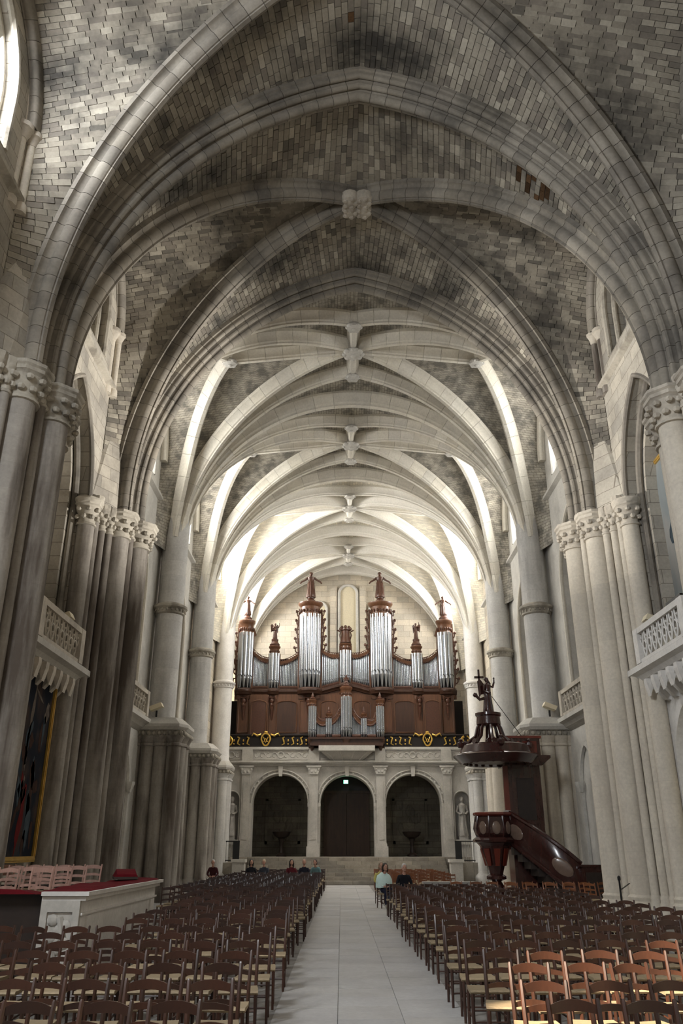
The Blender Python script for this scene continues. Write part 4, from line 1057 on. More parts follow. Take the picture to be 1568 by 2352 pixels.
for s in (-1, 1):
    b.tube([(cx + s * .28, cy, z + .2), (cx + s * .36, cy, z + .5), (cx + s * .3, cy, z + .7), (cx + s * .5, cy - .03, z + .82)], .05, 6)
for k in range(5): a = PI * k / 4; b.ball((cx + .3 * math.cos(a), cy, z + .9 + .14 * math.sin(a)), (.1, .1, .12), 8, 5)
P('trophy', b, M['carved'], sm=50)
# ---- choir organ (positif) hung on the gallery front
ps = empty('choir_organ', (-.02, GY - .15, 7.1)); tag(ps, label='small choir organ of silver pipes projecting from the gallery front', cat='organ')
p_ = lambda n_, b_, m_, sm=None: b_.obj(n_, m_, ps, sm)
p_('base_moulding', MB().box(-2.1, 2.1, -.35, .9, 0, .16), M['organd']); p_('base_case', MB().box(-2.0, 2.0, -.25, .85, .16, .42), M['organd']); p_('base_cornice', MB().box(-2.12, 2.12, -.38, .9, .36, .46), M['organd'])
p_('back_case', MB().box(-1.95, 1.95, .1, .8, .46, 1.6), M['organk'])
for cx, r, h, hd, n in ((-1.98, .20, 1.75, .42, 4), (-1.02, .15, 1.05, .3, 3), (0, .28, 2.3, .62, 5), (1.02, .15, 1.05, .3, 3), (1.98, .20, 1.75, .42, 4)):
    tower(cx, 0, .5, r, h, hd, n, ps)
    p_('finial', MB().lathe((cx, 0, .5 + h + hd), [(r * .8, -.02), (r * .9, .05), (r * .4, .14), (r * .45, .22), (.03, .34), (.02, .4)], 10), M['carved'], 40)
for s in (-1, 1):
    for xa, xb, ta, tb, n in ((1.72, 1.22, .95, .8, 7), (.82, .34, .85, 1.45, 7)):
        if s < 0: flat(-xa, -xb, .48, .48, .48 + ta, .48 + tb, n, .05, ps, .1, False)
        else: flat(xb, xa, .48, .48, .48 + tb, .48 + ta, n, .05, ps, .1, False)
    b = MB(); b.tube([(s * 1.75, 0, 1.9), (s * 1.6, 0, 1.55), (s * 1.3, 0, 1.5), (s * 1.2, -.02, 1.65)], [.07, .06, .05, .03], 6); b.ball((s * 1.5, 0, 1.5), (.12, .06, .1), 8, 5); p_('scroll', b, M['carved'], 50)
o = robe_statue(ps, M['carved'], .75, 'side', name='seated_angel'); o.location = (0, 0, 3.4); o.scale = (1.3, 1.2, .9)
# ---- dark gallery balustrade with gilded ornaments
for s in (-1, 1):
    t = empty('gallery_balustrade', (s * 4.7, GY - .02, 7.06)); tag(t, label='dark organ balustrade with gilded ornaments, %s' % ('pulpit side' if s > 0 else 'side opposite the pulpit'), cat='balustrade', group='gilded balustrades')
    MB().box(-2.5, 2.5, .1, .16, 0, .68).obj('panel', M['organk'], t); MB().box(-2.55, 2.55, .02, .22, .66, .74).obj('handrail', M['dark'], t); MB().box(-2.55, 2.55, .02, .22, 0, .07).obj('bottom_rail', M['dark'], t)
    def gilt(name, pts, r=.035): MB().tube(pts, r, 6).obj(name, M['gold'], t, 50)
    m = MB()   # shield between wings
    m.tube([(.26 * math.cos(a) * (1 - .18 * (math.sin(a) < -.2)), .0, .42 + .34 * math.sin(a)) for a in [2 * PI * i / 18 for i in range(19)]], .05, 6)
    m.tube([(-.14, -.01, .58), (0, -.01, .25), (.14, -.01, .58)], .03, 5); m.tube([(-.1, -.01, .3), (.0, -.01, .5), (.1, -.01, .3)], .025, 5); m.ball((0, 0, .84), (.11, .06, .07), 8, 5)
    m.obj('gilt_shield', M['gold'], t, 50)
    for e_ in (-1, 1):
        MB().tube([(e_ * .28, .02, .72), (e_ * .5, .0, .64), (e_ * .72, .02, .78), (e_ * .82, .02, .62)], [.05, .06, .05, .02], 6).obj('gilt_wing', M['gold'], t, 50)
        for j, x in enumerate((1.0, 1.55, 2.05)):
            MB().tube([(e_ * (x + .1), .03, .58), (e_ * (x - .02), .03, .52), (e_ * (x + .05), .03, .34), (e_ * (x + .08), .03, .2), (e_ * (x - .07), .03, .12)], [.035, .05, .05, .04, .02], 6).obj('gilt_scroll', M['gold'], t, 50)
            m = MB(); m.ball((e_ * (x + .3), .05, .18), .05, 6, 4); m.ball((e_ * (x + .3), .05, .38), (.05, .04, .07), 6, 4); m.obj('gilt_rosette', M['gold'], t, 50)
    m = MB(); xx = s * 2.2; m.tube([(xx + .26 * math.sin(a), .0, .36 + .28 * math.cos(a)) for a in [.35 + (2 * PI - .7) * i / 16 for i in range(17)]], .04, 6); m.obj('gilt_cartouche', M['gold'], t, 50)
# dark backing of the organ loft beside the case
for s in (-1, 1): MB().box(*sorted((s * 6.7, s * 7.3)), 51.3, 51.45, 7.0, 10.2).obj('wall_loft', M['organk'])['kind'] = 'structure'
# ================================================================== PULPIT
t = pu = empty('pulpit', (4.4, 26.8, 0)); tag(t, label='dark mahogany pulpit with curved stair and statue-topped canopy', cat='pulpit')
def Q(name, b, mat='pulpit', sm=None, par=None): return b.obj(name, M[mat], par or pu, sm)
Q('column_foot', MB().lathe((0, 0, 0), [(.2, 0), (.24, .06), (.26, .5), (.2, .62), (.14, .72), (.3, .78), (.3, .86), (.2, .92)], 12), sm=40)
cu = Q('cul_de_lampe', MB().lathe((0, 0, .9), [(.2, 0), (.26, .2), (.36, .5), (.46, .8), (.56, .9)], 8, PI / 8, PI / 8 + 2 * PI))
for k in range(8):
    a = PI / 4 * k; Q('lower_panel', MB().prism([(-.06, 0), (.06, 0), (.1, .5), (-.1, .5)], 1, -.012, .012), 'pulpitr').matrix_basis = Matrix.Translation((.305 * math.cos(a), .305 * math.sin(a), 1.15)) @ Matrix.Rotation(a + PI / 2, 4, 'Z') @ Matrix.Rotation(.25, 4, 'X')
Q('basin_base', MB().lathe((0, 0, 1.78), [(.5, 0), (.66, .04), (.68, .1), (.6, .16), (.56, .18)], 8, PI / 8, PI / 8 + 2 * PI))
Q('basin', MB().lathe((0, 0, 1.95), [(.50, 0), (.585, .12), (.60, .28), (.55, .46), (.52, .58), (.56, .62)], 8, PI / 8, PI / 8 + 2 * PI))
Q('basin_rim', MB().lathe((0, 0, 2.56), [(.56, 0), (.62, .04), (.62, .1), (.5, .12), (.48, .02)], 8, PI / 8, PI / 8 + 2 * PI), 'pulpitr')
for k in range(8):
    a = PI / 4 * k
    p = Q('marble_panel', MB().ball((0, 0, 0), (.13, .02, .19), 14, 8), 'pmarble', 50); p.matrix_basis = Matrix.Translation((.548 * math.cos(a), .548 * math.sin(a), 2.22)) @ Matrix.Rotation(a + PI / 2, 4, 'Z')
    a += PI / 8; Q('corner_strip', MB().tube([(.52 * math.cos(a), .52 * math.sin(a), 1.96), (.61 * math.cos(a), .61 * math.sin(a), 2.2), (.54 * math.cos(a), .54 * math.sin(a), 2.55)], .03, 6), sm=40)
# back board
bk = Q('back_board', MB().box(.68, 1.72, .5, 1.35, 0, 4.1))
for x0, x1, z0, z1 in ((.78, 1.62, 2.35, 3.85), (.78, 1.62, 1.2, 2.2)):
    Q('board_panel', MB().box(x0, x1, .46, .51, z0, z1), 'pulpit', par=None); Q('panel_field', MB().box(x0 + .14, x1 - .14, .43, .47, z0 + .12, z1 - .12), 'dark')
Q('side_panel', MB().box(1.7, 1.75, .6, 1.25, 2.3, 3.9)); Q('side_panel', MB().box(1.7, 1.75, .6, 1.25, 1.0, 2.15))
Q('red_strip', MB().box(.52, .68, .5, .6, 1.6, 4.1), 'pulpitr'); Q('lamp_bracket', MB().lathe((.55, .4, 2.3), [(.12, 0), (.14, .08), (.06, .1), (.06, .3), (.12, .34), (.12, .44), (.02, .46)], 10), 'grey', 40)
# canopy
Q('canopy_rim', MB().lathe((.25, .1, 4.12), [(.3, .12), (.9, .08), (1.12, 0), (1.32, .2), (1.36, .24), (1.30, .28), (1.16, .32), (1.08, .55), (.98, .6), (.02, .6)], 20), sm=35)
Q('canopy_soffit', MB().lathe((.25, .1, 4.12), [(.02, .1), (.6, .06), (.9, .07)], 20), 'organd')
f = MB()
for k in range(24): a = 2 * PI * k / 24; f.ball((.25 + 1.0 * math.cos(a), .1 + 1.0 * math.sin(a), 4.16), (.07, .07, .05), 6, 4)
tag(Q('canopy_fringe', f, 'organd', 50), kind='stuff')
Q('entablature', MB().box(.5, 1.75, .3, 1.4, 4.4, 4.95)); Q('entablature_cap', MB().box(.46, 1.8, .26, 1.44, 4.95, 5.03), 'pulpitr')
Q('entablature_ledge', MB().prism([(.55, 4.1), (1.75, 4.1), (2.05, 4.34), (2.05, 4.42), (.55, 4.42)], 1, .25, 1.45))
for x0, x1 in ((.62, 1.08), (1.18, 1.64)): Q('entablature_panel', MB().box(x0, x1, .27, .31, 4.5, 4.86), 'pulpitr')
for k in range(8):
    a = 2 * PI * k / 8
    Q('crown_volute', MB().tube([(.1 + r * math.cos(a), .1 + r * math.sin(a), z) for r, z in ((.86, 4.78), (.72, 4.74), (.62, 4.85), (.46, 4.98), (.38, 5.25), (.3, 5.4))], [.09, .08, .06, .055, .05, .05], 6), sm=40)
    if k % 2 == 0: Q('rim_finial', MB().lathe((.25 + 1.1 * math.cos(a), .1 + 1.1 * math.sin(a), 4.62), [(.08, 0), (.12, .08), (.12, .16), (.05, .2), (.07, .26), (.01, .3)], 8), sm=40)
Q('pendant', MB().lathe((.1, .1, 4.74), [(.08, 0), (.12, .15), (.05, .22), (.03, .6)], 8), sm=40)
Q('drum', MB().lathe((.1, .1, 5.3), [(.30, 0), (.40, .06), (.38, .3), (.42, .34), (.42, .42), (.3, .44)], 12), sm=40)
st = Q('angel_figure', MB(), 'carved') if False else robe_statue(pu, M['pulpit'], 1.15, 'up', True, name='angel_figure'); st.location = (.12, .1, 5.7); st.rotation_euler = (0, 0, .6)
Q('cross', MB().box(-.16, -.10, .05, .1, 6.3, 7.15).box(-.28, .02, .05, .1, 6.86, 6.93), sm=None)
Q('cherub', MB().ball((-.3, 0, 6.3), .08, 8, 6).tube([(0, .05, 6.2), (-.15, 0, 6.15), (-.3, 0, 6.3)], .05, 6), sm=50)
# stair with curved outer parapet
pth = []
for k in range(17):
    u = k / 16; x = .50 + 1.75 * u; y = -.15 - 1.15 * math.sin(u * PI * .55); zt = 2.62 - 1.42 * (u ** 1.05); zb = 1.72 - 1.62 * u
    pth.append((x, y, zt, max(zb, .02)))
Q('stair_parapet', MB().sweep([[(x, y, zb), (x - .02, y - .1, zb + (zt - zb) * .3), (x, y - .1, zb + (zt - zb) * .75), (x, y - .02, zt), (x, y + .07, zt), (x, y + .07, zb)] for x, y, zt, zb in pth]), sm=40)
Q('handrail', MB().tube([(x, y, zt + .03) for x, y, zt, zb in pth], .07, 8), 'pulpit', 40); Q('stair_string', MB().tube([(x, y - .04, zb + .05) for x, y, zt, zb in pth], .07, 8), 'pulpit', 40)
for u, w_ in ((.12, .3), (.72, .34)):
    i = int(u * 16); x, y, zt, zb = pth[i]
    p = Q('marble_cartouche', MB().ball((0, 0, 0), (w_, .03, .2), 16, 8), 'pmarble', 50); p.matrix_basis = Matrix.Translation((x, y - .1, (zt + zb) / 2)) @ Matrix.Rotation(math.atan2(pth[i+1][1] - y, pth[i+1][0] - x), 4, 'Z') @ Matrix.Rotation(.65, 4, 'Y')
for k in range(9):
    u = (k + .5) / 9; x = .6 + 1.65 * u; z = 1.75 * (1 - u); Q('tread', MB().box(x - .12, x + .12, -.15 - 1.15 * math.sin(u * PI * .55) + .1, .35, max(0, z - .2), z + .02), 'dark')
Q('newel_block', MB().box(2.2, 2.85, -1.5, -.5, 0, 1.16)); Q('newel_cap', MB().box(2.16, 2.9, -1.54, -.46, 1.14, 1.2)); Q('newel_panel', MB().box(2.3, 2.76, -1.53, -1.49, .2, 1.0), 'dark')
Q('stay_wire', MB().tube([(.3, .3, 6.3), (2.2, 3.2, 4.8)], .012, 5), 'iron')

# ================================================================== MARBLE PEW WITH RED TOP
t = pw = empty('marble_pew', (-5.4, 14.35, 0)); tag(t, label='white marble churchwarden pew covered with red cloth', cat='pew')
MB().box(1.08, 1.6, -2.3, 2.35, 0, .98).obj('body', M['marble'], t)
for x, z0, z1 in ((.07, .98, 1.04), (.12, 1.04, 1.09), (.03, .80, .83), (.06, 0, .14)): MB().box(1.08, 1.6 + x, -2.3 - x, 2.35 + x, z0, z1).obj('moulding', M['marble'], t)
MB().box(1.6, 1.63, -2.05, -1.85, .16, .78).obj('corner_strip', M['marble'], t); MB().box(1.6, 1.63, 1.9, 2.2, .16, .78).obj('corner_strip', M['marble'], t)
MB().box(1.16, 1.52, -2.34, -2.3, .14, .8).obj('end_frame', M['gal'], t)
for x0, x1, z0, z1 in ((1.08, 1.6, .84, .98), (1.08, 1.17, .14, .84), (1.51, 1.6, .14, .84)): MB().box(x0, x1, -2.37, -2.3, z0, z1).obj('end_moulding', M['gal'], t)
b = MB(); b.tube([(1.34, -2.35, .18), (1.28, -2.36, .4), (1.4, -2.36, .58), (1.34, -2.35, .78)], .045, 6)
for k in range(9): b.ball((1.34 + .1 * math.sin(k * 2.1), -2.345, .2 + .068 * k), (.085, .03, .075), 7, 5)
b.obj('end_relief', M['gal'], t, 50)
MB().box(.98, 1.72, -2.5, -2.38, 0, .2).obj('end_plinth', M['gal'], t)
MB().box(-1.75, 1.08, -2.2, -2.08, 0, 1.05).obj('wooden_front', M['dark'], t); MB().box(-1.75, 1.08, 2.2, 2.3, 0, 1.0).obj('wooden_back', M['dark'], t)
MB().box(-1.75, 1.08, -2.08, 2.2, 0, .58).obj('inner_platform', M['dark'], t)
for nm, xa, xb, ya, yb in (('red_cloth', 1.0, 1.70, -2.42, 2.42), ('red_front_cloth', -1.78, 1.0, -2.40, -1.95)):
    c = MB(); nx, ny = 12, 30
    for j in range(ny + 1):
        for i in range(nx + 1):
            x, y = xa + (xb - xa) * i / nx, ya + (yb - ya) * j / ny; e_ = min(i, nx - i, j, ny - j)
            c.v.append((x, y, 1.115 + .012 * math.sin(3 * x + 2 * y) + .01 * math.sin(7 * y) if e_ else 1.06))
    for j in range(ny):
        for i in range(nx): c.q(j*(nx+1)+i, j*(nx+1)+i+1, (j+1)*(nx+1)+i+1, (j+1)*(nx+1)+i)
    c.obj(nm, M['red'], t, 60)
t = empty('red_kneeler', (-4.12, 15.6, 1.135), .3); tag(t, label='low red upholstered kneeler on top of the marble pew', cat='kneeler')
MB().box(-.2, .2, -.35, .35, .0, .04).obj('base', M['dark'], t)
MB().sweep([[(-.2, x, .04), (.2, x, .04), (.16, x, h), (-.16, x, h)] for x, h in ((-.35, .08), (-.2, .13), (0, .16), (.2, .13), (.35, .08))]).obj('cushion', M['red'], t, 50)

# ================================================================== PAINTINGS
def canvas(name, stops, scale, sd):
    m, nt, b = new_mat(name); tc = nt.nodes.new('ShaderNodeTexCoord'); mp = nt.nodes.new('ShaderNodeMapping'); mp.inputs['Scale'].default_value = (1, 1, .55); mp.inputs['Location'].default_value = (sd, sd, sd)
    nt.links.new(tc.outputs['Object'], mp.inputs['Vector']); n1 = noise(nt, mp.outputs[0], scale, 3, .5)
    nt.links.new(ramp(nt, n1, stops), b.inputs['Base Color']); b.inputs['Roughness'].default_value = .85; b.inputs['Specular IOR Level'].default_value = .05; return m
M['cv1'] = canvas('dark_canvas', ((.0, (.010, .012, .018)), (.46, (.014, .016, .022)), (.54, (.035, .028, .026)), (.60, (.055, .036, .028)), (.66, (.025, .035, .045)), (1.0, (.05, .06, .065))), 1.3, 3.1)
M['cv2'] = canvas('blue_grey_canvas', ((.0, (.13, .15, .155)), (.45, (.20, .22, .225)), (.6, (.27, .265, .25)), (1.0, (.17, .19, .20))), .9, 7.7)
M['flesh'] = plain('pale_paint', (.17, .14, .115), .9, spec=.05, grain=.5, gs=6); M['redp'] = plain('red_paint', (.13, .016, .016), .9, spec=.05, grain=.3, gs=6); M['bluep'] = plain('blue_grey_paint', (.065, .085, .10), .9, spec=.05, grain=.4, gs=5); M['umber'] = plain('umber_paint', (.06, .034, .026), .9, spec=.05, grain=.4, gs=6)
def painting(label, x, sx, y0, y1, z0, z1, cv, blobs):
    t = empty('framed_painting', (x, (y0 + y1) / 2, z0)); tag(t, label=label, cat='painting'); h = (y1 - y0) / 2; H_ = z1 - z0; f = .12
    cvs = MB().box(-.02, .02, -h + f * .5, h - f * .5, f * .5, H_ - f * .5).obj('canvas', M[cv], t)
    for a, b_, c_, d_ in ((-h, h, 0, f), (-h, h, H_ - f, H_), (-h, -h + f, f, H_ - f), (h - f, h, f, H_ - f)):
        MB().box(-.07, .07, a, b_, c_, d_).obj('frame_side', M['frame'], t)
        MB().box(-.09, .09, a + .035 if b_ - a > f * 1.1 else a + .04, b_ - .035 if b_ - a > f * 1.1 else b_ - .04, c_ + .04 if d_ - c_ <= f * 1.1 else c_, d_ - .04 if d_ - c_ <= f * 1.1 else d_).obj('frame_bead', M['frame'], t)
    for mt, y, z, ry, rz, rot in blobs:   # flat patches of paint on the canvas
        ph = [random.uniform(0, 6.28) for _ in range(3)]
        ol = [(ry * math.cos(a) * (1 + .22 * math.sin(3 * a + ph[0]) + .15 * math.sin(5 * a + ph[1])), rz * math.sin(a) * (1 + .2 * math.cos(2 * a + ph[2]) + .12 * math.sin(7 * a))) for a in [2 * PI * i / 28 for i in range(28)]]
        ol = [(y + p * math.cos(rot) - q * math.sin(rot), z + p * math.sin(rot) + q * math.cos(rot)) for p, q in ol]
        MB().prism(ol, 0, sx * .021, sx * .024).obj('painted_figure', M[mt], cvs)
def crowd():
    r = random.Random(5); out = []
    for k in range(34):
        z = r.uniform(.4, 3.3); mt = r.choice(('umber', 'umber', 'bluep', 'flesh', 'umber', 'bluep'))
        out.append((mt, r.uniform(-1.15, 1.15), z, r.uniform(.05, .16), r.uniform(.12, .42), r.uniform(-.5, .5)))
    return out
painting('large dark painting of pale and red figures in a gilt frame', -7.30, 1, 16.98, 19.82, 1.35, 5.55, 'cv1',
  crowd() + [('flesh', .15, 3.0, .07, .7, -.1), ('flesh', .1, 2.3, .06, .4, .1), ('flesh', .45, 3.55, .3, .035, -.5), ('redp', .3, .9, .12, .62, -.12), ('redp', .15, 1.5, .07, .3, .2), ('bluep', .7, .85, .16, .6, .1)])
painting('large pale grey-blue painting in a thin gilt frame, high in the arch', 8.32, -1, 16.9, 20.2, 7.4, 11.45, 'cv2', [('bluep', .5, 2.0, .5, .8, .2), ('bluep', -.8, 1.4, .4, .6, 0), ('flesh', .2, 1.2, .5, .35, .3)])

# ================================================================== SMALL FITTINGS
def floodlight(x, y, z, lbl, rz, watt=0, aim=None):
    t = empty('floodlight', (x, y, z), rz); tag(t, label=lbl, cat='lamp')
    MB().box(-.03, .03, -.03, .03, -.6 if z > 6.3 else 0, .22).obj('stand', M['iron'], t)
    MB().prism([(-.2, .2), (.22, .36), (.15, .5), (-.27, .34)], 1, -.16, .16).obj('housing', M['ivory'], t)
    if watt:
        l = bpy.data.lights.new('floodlight_beam', 'SPOT'); l.energy = watt; l.spot_size = .85; l.spot_blend = 1.0; l.shadow_soft_size = .25; l.color = (1.0, .95, .88)
        o = bpy.data.objects.new('floodlight_beam', l); COL.objects.link(o); o.parent = t; o.location = (.28, 0, .5); o.rotation_euler = (Matrix.Rotation(-rz, 3, 'Z') @ Vector(aim)).to_track_quat('-Z', 'Y').to_euler()
floodlight(-7.12, 19.3, 6.5, 'ivory floodlight behind the balustrade over the dark painting', 0, 5500, (1, .1, .5))
floodlight(7.42, 19.5, 6.5, 'ivory floodlight behind the white balustrade', PI, 8000, (-1, .1, .5))
floodlight(7.1, 29.2, 5.96, 'small pale floodlight on the ledge by the column behind the pulpit', PI)
floodlight(-6.9, 29.3, 5.96, 'small pale floodlight on the ledge of the column opposite the pulpit', 0)
for x, y, lb in ((-7.9, 19.0, 'black loudspeaker cabinet behind the balustrade over the dark painting'), (8.0, 18.9, 'black loudspeaker cabinet behind the white balustrade')):
    t = empty('loudspeaker', (x, y, 5.9)); tag(t, label=lb, cat='speaker')
    MB().box(-.25, .25, -.45, .45, 0, 1.35).obj('cabinet', M['iron'], t); MB().lathe((0, 0, 0), [(.2, -.01), (.2, .01), (.02, .03)], 14).obj('cone', M['dark'], t).matrix_basis = Matrix.Translation((-.25 if x > 0 else .25, 0, .5)) @ Matrix.Rotation(PI / 2, 4, 'Y')
t = empty('barrier_post', (4.78, 16.2, 0)); tag(t, label='thin black rope barrier post in front of the pale pier', cat='post')
MB().lathe((0, 0, 0), [(.14, 0), (.14, .03), (.03, .05), (.018, .08), (.018, 1.08), (.03, 1.1), (.03, 1.15), (.01, 1.17)], 10).obj('post', M['iron'], t, 40); MB().tube([(0, 0, .98), (.3, .9, .9), (.7, 1.6, .98)], .012, 5).obj('rope', M['iron'], t)
t = empty('low_bench_board', (3.5, 31.2, 0)); tag(t, label='low grey display table among the sunlit-tinted chairs', cat='table')
MB().box(-.95, .95, -.25, .25, .5, .56).obj('top', M['grey'], t); MB().box(-.9, .9, -.24, -.2, .12, .5).obj('front_panel', M['grey'], t)
for x in (-.85, .85):
    for y in (-.2, .2): MB().box(x - .03, x + .03, y - .03, y + .03, 0, .5).obj('leg', M['grey'], t)
# stone footing and low ledge between pale pier and pulpit
tag(MB().box(5.5, 7.4, 24.6, 25.2, 0, .35).obj('floor_ledge', M['gal']), label='low stone ledge by the pale pier', kind='structure')
# ================================================================== CHAIRS (facing -y)
CH_SEAT = MB(); sec = []
for x in (-.21, -.17, 0, .17, .21):
    k = abs(x) / .21; dz = -.012 * (1 - k * k); fr = .2; bkk = .17
    xr = x * .86
    sec.append([(x, -.2, .42), (x, -.215, .44), (x, -.2, .462 + dz * .5), (x * .95, 0, .455 + dz), (xr, .17, .46 + dz * .5), (xr, .18, .44), (xr, .17, .42)])
CH_SEAT.sweep(sec)
b_leg = lambda x: MB().tube([(x, -.185, 0), (x, -.185, .43)], [.016, .021], 6)
b_post = lambda s: MB().tube([(s * .165, .235, 0), (s * .165, .185, .44), (s * .168, .21, .62), (s * .172, .275, .88), (s * .172, .278, .895)], [.016, .02, .02, .017, .01], 6)
def b_slat(z, y, h, arch=.03):
    b = MB(); sec = []
    for i in range(7):
        u = -1 + i / 3; x = u * .168; yy = y + .025 * (1 - u * u); zt = z + h / 2 + arch * (1 - u * u); zb = z - h / 2 + arch * .45 * (1 - u * u)
        sec.append([(x, yy - .007, zb), (x, yy + .007, zb), (x, yy + .007, zt), (x, yy - .007, zt)])
    return b.sweep(sec)
b_str = lambda p, q: MB().tube([p, q], .011, 5)
CP = [('front_leg', b_leg(-.185)), ('front_leg', b_leg(.185)), ('back_post', b_post(-1)), ('back_post', b_post(1)),
      ('slat', b_slat(.825, .268, .052, .036)), ('slat', b_slat(.69, .238, .034, .026)), ('slat', b_slat(.565, .208, .034, .026)),
      ('stretcher', b_str((-.185, -.185, .16), (.185, -.185, .16))), ('stretcher', b_str((-.185, -.185, .27), (.185, -.185, .27))), ('stretcher', b_str((-.185, -.185, .2), (-.165, .21, .2))), ('stretcher', b_str((.185, -.185, .2), (.165, .21, .2)))]
def chair_meshes(wood, straw):
    parts = [('seat', CH_SEAT.mesh('seat', M[straw], 50))] + [(n, b.mesh(n, M[wood], 40)) for n, b in CP]
    one = MB(); one.cur = 1; one.add(CH_SEAT.v, CH_SEAT.f); one.cur = 0
    for n, b in CP: one.add(b.v, b.f)
    return parts, one.mesh('rush_chair', [M[wood], M[straw]], 40)
# leaner mesh for the farthest chairs
lite = MB(); lite.cur = 1; lite.box(-.2, .2, -.2, .18, .42, .46); lite.cur = 0
for x in (-.18, .18): lite.box(x - .018, x + .018, -.2, -.165, 0, .43); lite.add(MB().tube([(x * .93, .23, 0), (x * .93, .19, .44), (x * .95, .275, .88)], .019, 4).v, MB().tube([(x * .93, .23, 0), (x * .93, .19, .44), (x * .95, .275, .88)], .019, 4).f)
for z, y, h in ((.83, .265, .06), (.69, .238, .036), (.565, .208, .036)): lite.box(-.168, .168, y, y + .014, z - h / 2, z + h / 2)
CM = {k: chair_meshes(k, 'straw') for k in ('chair', 'chairo', 'chairp')}
spots = []   # x, y, z, rz, wood, set
NW = 'first second third fourth fifth sixth seventh eighth ninth tenth eleventh twelfth thirteenth fourteenth fifteenth sixteenth seventeenth eighteenth nineteenth twentieth twenty-first twenty-second twenty-third twenty-fourth twenty-fifth twenty-sixth twenty-seventh twenty-eighth twenty-ninth thirtieth'.split()
CL = {}
def rows(y0, y1, dy, xs_, wood, st, skip=None, fmt=None, rev=False):
    y = y0; nr = 0; got = []
    while y < y1:
        off = random.uniform(-.05, .05)
        for ci, x in enumerate(xs_):
            px, py = x + off + random.uniform(-.035, .035), y + random.uniform(-.06, .06)
            if skip and skip(px, py): continue
            spots.append((px, py, 0.0, random.gauss(0, .06), wood, st)); got.append((spots[-1], nr, ci))
        nr += 1; y += dy * random.uniform(.96, 1.04)
    return [(g_, (nr - 1 - r_) if rev else r_, c_) for g_, r_, c_ in got]
def name_rows(got, fmt):
    for sp, r_, c_ in got: CL[sp] = fmt % (NW[c_], NW[r_])
CS = 0.88
rx = [1.12 + .45 * k for k in range(9)]; lx = [-1.24 - .45 * k for k in range(11)]
name_rows(rows(4.5, 23.4, .86, rx, 'chair', 'R', rev=True, skip=lambda x, y: (x > 4.9 and y > 15.5) or math.hypot(x - 4.78, y - 16.2) < .45 or (y > 21 and x > 3.6) or (y < 5.2 and x > 4.4)), 'dark rush chair, %s seat from the aisle, %s row from the pulpit chairs, pier side')
name_rows(rows(4.5, 11.2, .84, lx, 'chair', 'L', rev=True), 'dark rush chair, %s seat from the aisle, %s row before the carved pew end')
name_rows(rows(11.6, 17.0, .84, lx[:5], 'chair', 'L'), 'dark rush chair, %s seat from the aisle, %s row alongside the marble pew')
name_rows(rows(17.4, 40.5, .88, lx[:8], 'chair', 'L', lambda x, y: x < -3.9 and y < 20.2), 'dark rush chair, %s seat from the aisle, %s row beyond the marble pew')
name_rows(rows(32.4, 41.0, .92, [1.35 + .48 * k for k in range(6)], 'chairo', 'F'), 'sunlit-tinted rush chair, %s seat from the aisle, %s row beyond the low grey table')
for k in range(9): spots.append((2.9 + .5 * k, 24.6 - .06 * k, 0, random.gauss(0, .12), 'chairo', 'P')); CL[spots[-1]] = 'sunlit-tinted rush chair in front of the pulpit, %s from the aisle' % NW[k]
for k in range(5): spots.append((4.3 + .5 * k, 23.6 - .06 * k, 0, random.gauss(0, .12), 'chairo', 'P')); CL[spots[-1]] = 'sunlit-tinted rush chair in the front row before the pulpit stair, %s from the aisle' % NW[k]
for r_ in range(4):
    for k in range(5):
        spots.append((-6.85 + .52 * k, 13.0 + .88 * r_, .58, random.gauss(0, .08), 'chairp', 'D')); CL[spots[-1]] = 'pale chair in the marble pew, %s row from its front, %s from the wall' % (NW[r_], NW[k])
spots.append((5.35, 12.6, 0, .5, 'chair', 'S')); spots.append((5.45, 13.7, 0, .9, 'chair', 'S')); CL[spots[-1]] = 'stray ladder-back chair nearer the white balustrade, turned well aside'
PEOPLE = [(0.98, 26.6), (1.52, 25.7), (0.98, 28.6), (-5.55, 36.0), (-4.05, 36.6), (-3.50, 36.3), (-2.35, 36.1), (-1.85, 36.5), (-1.36, 36.2)]
spots = [s for s in spots if not any(math.hypot(s[0] - p[0], s[1] - p[1]) < .5 or (abs(s[0] - p[0]) < .36 and -.95 < s[1] - p[1] < .5) for p in PEOPLE)]
for i, p in enumerate(PEOPLE): spots.append((p[0], p[1], 0, (.35, .1, .2, 0, 0, 0, 0, 0, 0)[i], 'chair', 'Q')); CL[spots[-1]] = 'rush chair under the %s' % ('mint-shawled person', 'black-jacketed person by the aisle', 'person in yellow-green', 'white-haired person sitting alone', 'dark-haired person in black', 'fair-haired person in slate', 'long-haired person in maroon', 'black-jacketed person between maroon and teal', 'person in teal leaning forward')[i]
LAB = {'R': ('dark ladder-back rush chair in the block between central aisle and pale pier', 'chairs between the aisle and the pale pier'),
       'L': ('dark ladder-back rush chair in the block between central aisle and marble pew', 'chairs between the aisle and the marble pew'),
       'F': ('sunlit-tinted ladder-back rush chair beyond the low grey table', 'sunlit-tinted chairs beyond the grey table'), 'P': ('sunlit-tinted ladder-back rush chair in front of the pulpit', 'sunlit-tinted chairs by the pulpit'),
       'D': ('pale pinkish ladder-back chair inside the marble pew', 'pale chairs inside the pew'), 'S': ('stray ladder-back chair turned aside at the foot of the pale wall', 'stray chairs'), 'Q': ('ladder-back rush chair with someone sitting on it', 'occupied chairs')}
def score(s):
    v = max(in_frame((s[0], s[1], s[2] + z), 0.02) for z in (.1, .5, .88))
    return v + (10 if s[5] in 'QSPD' and v > 0 else 0)
vis = sorted([s for s in spots if score(s) > 0], key=score, reverse=True)
rest = vis[300:]
nfull = 0
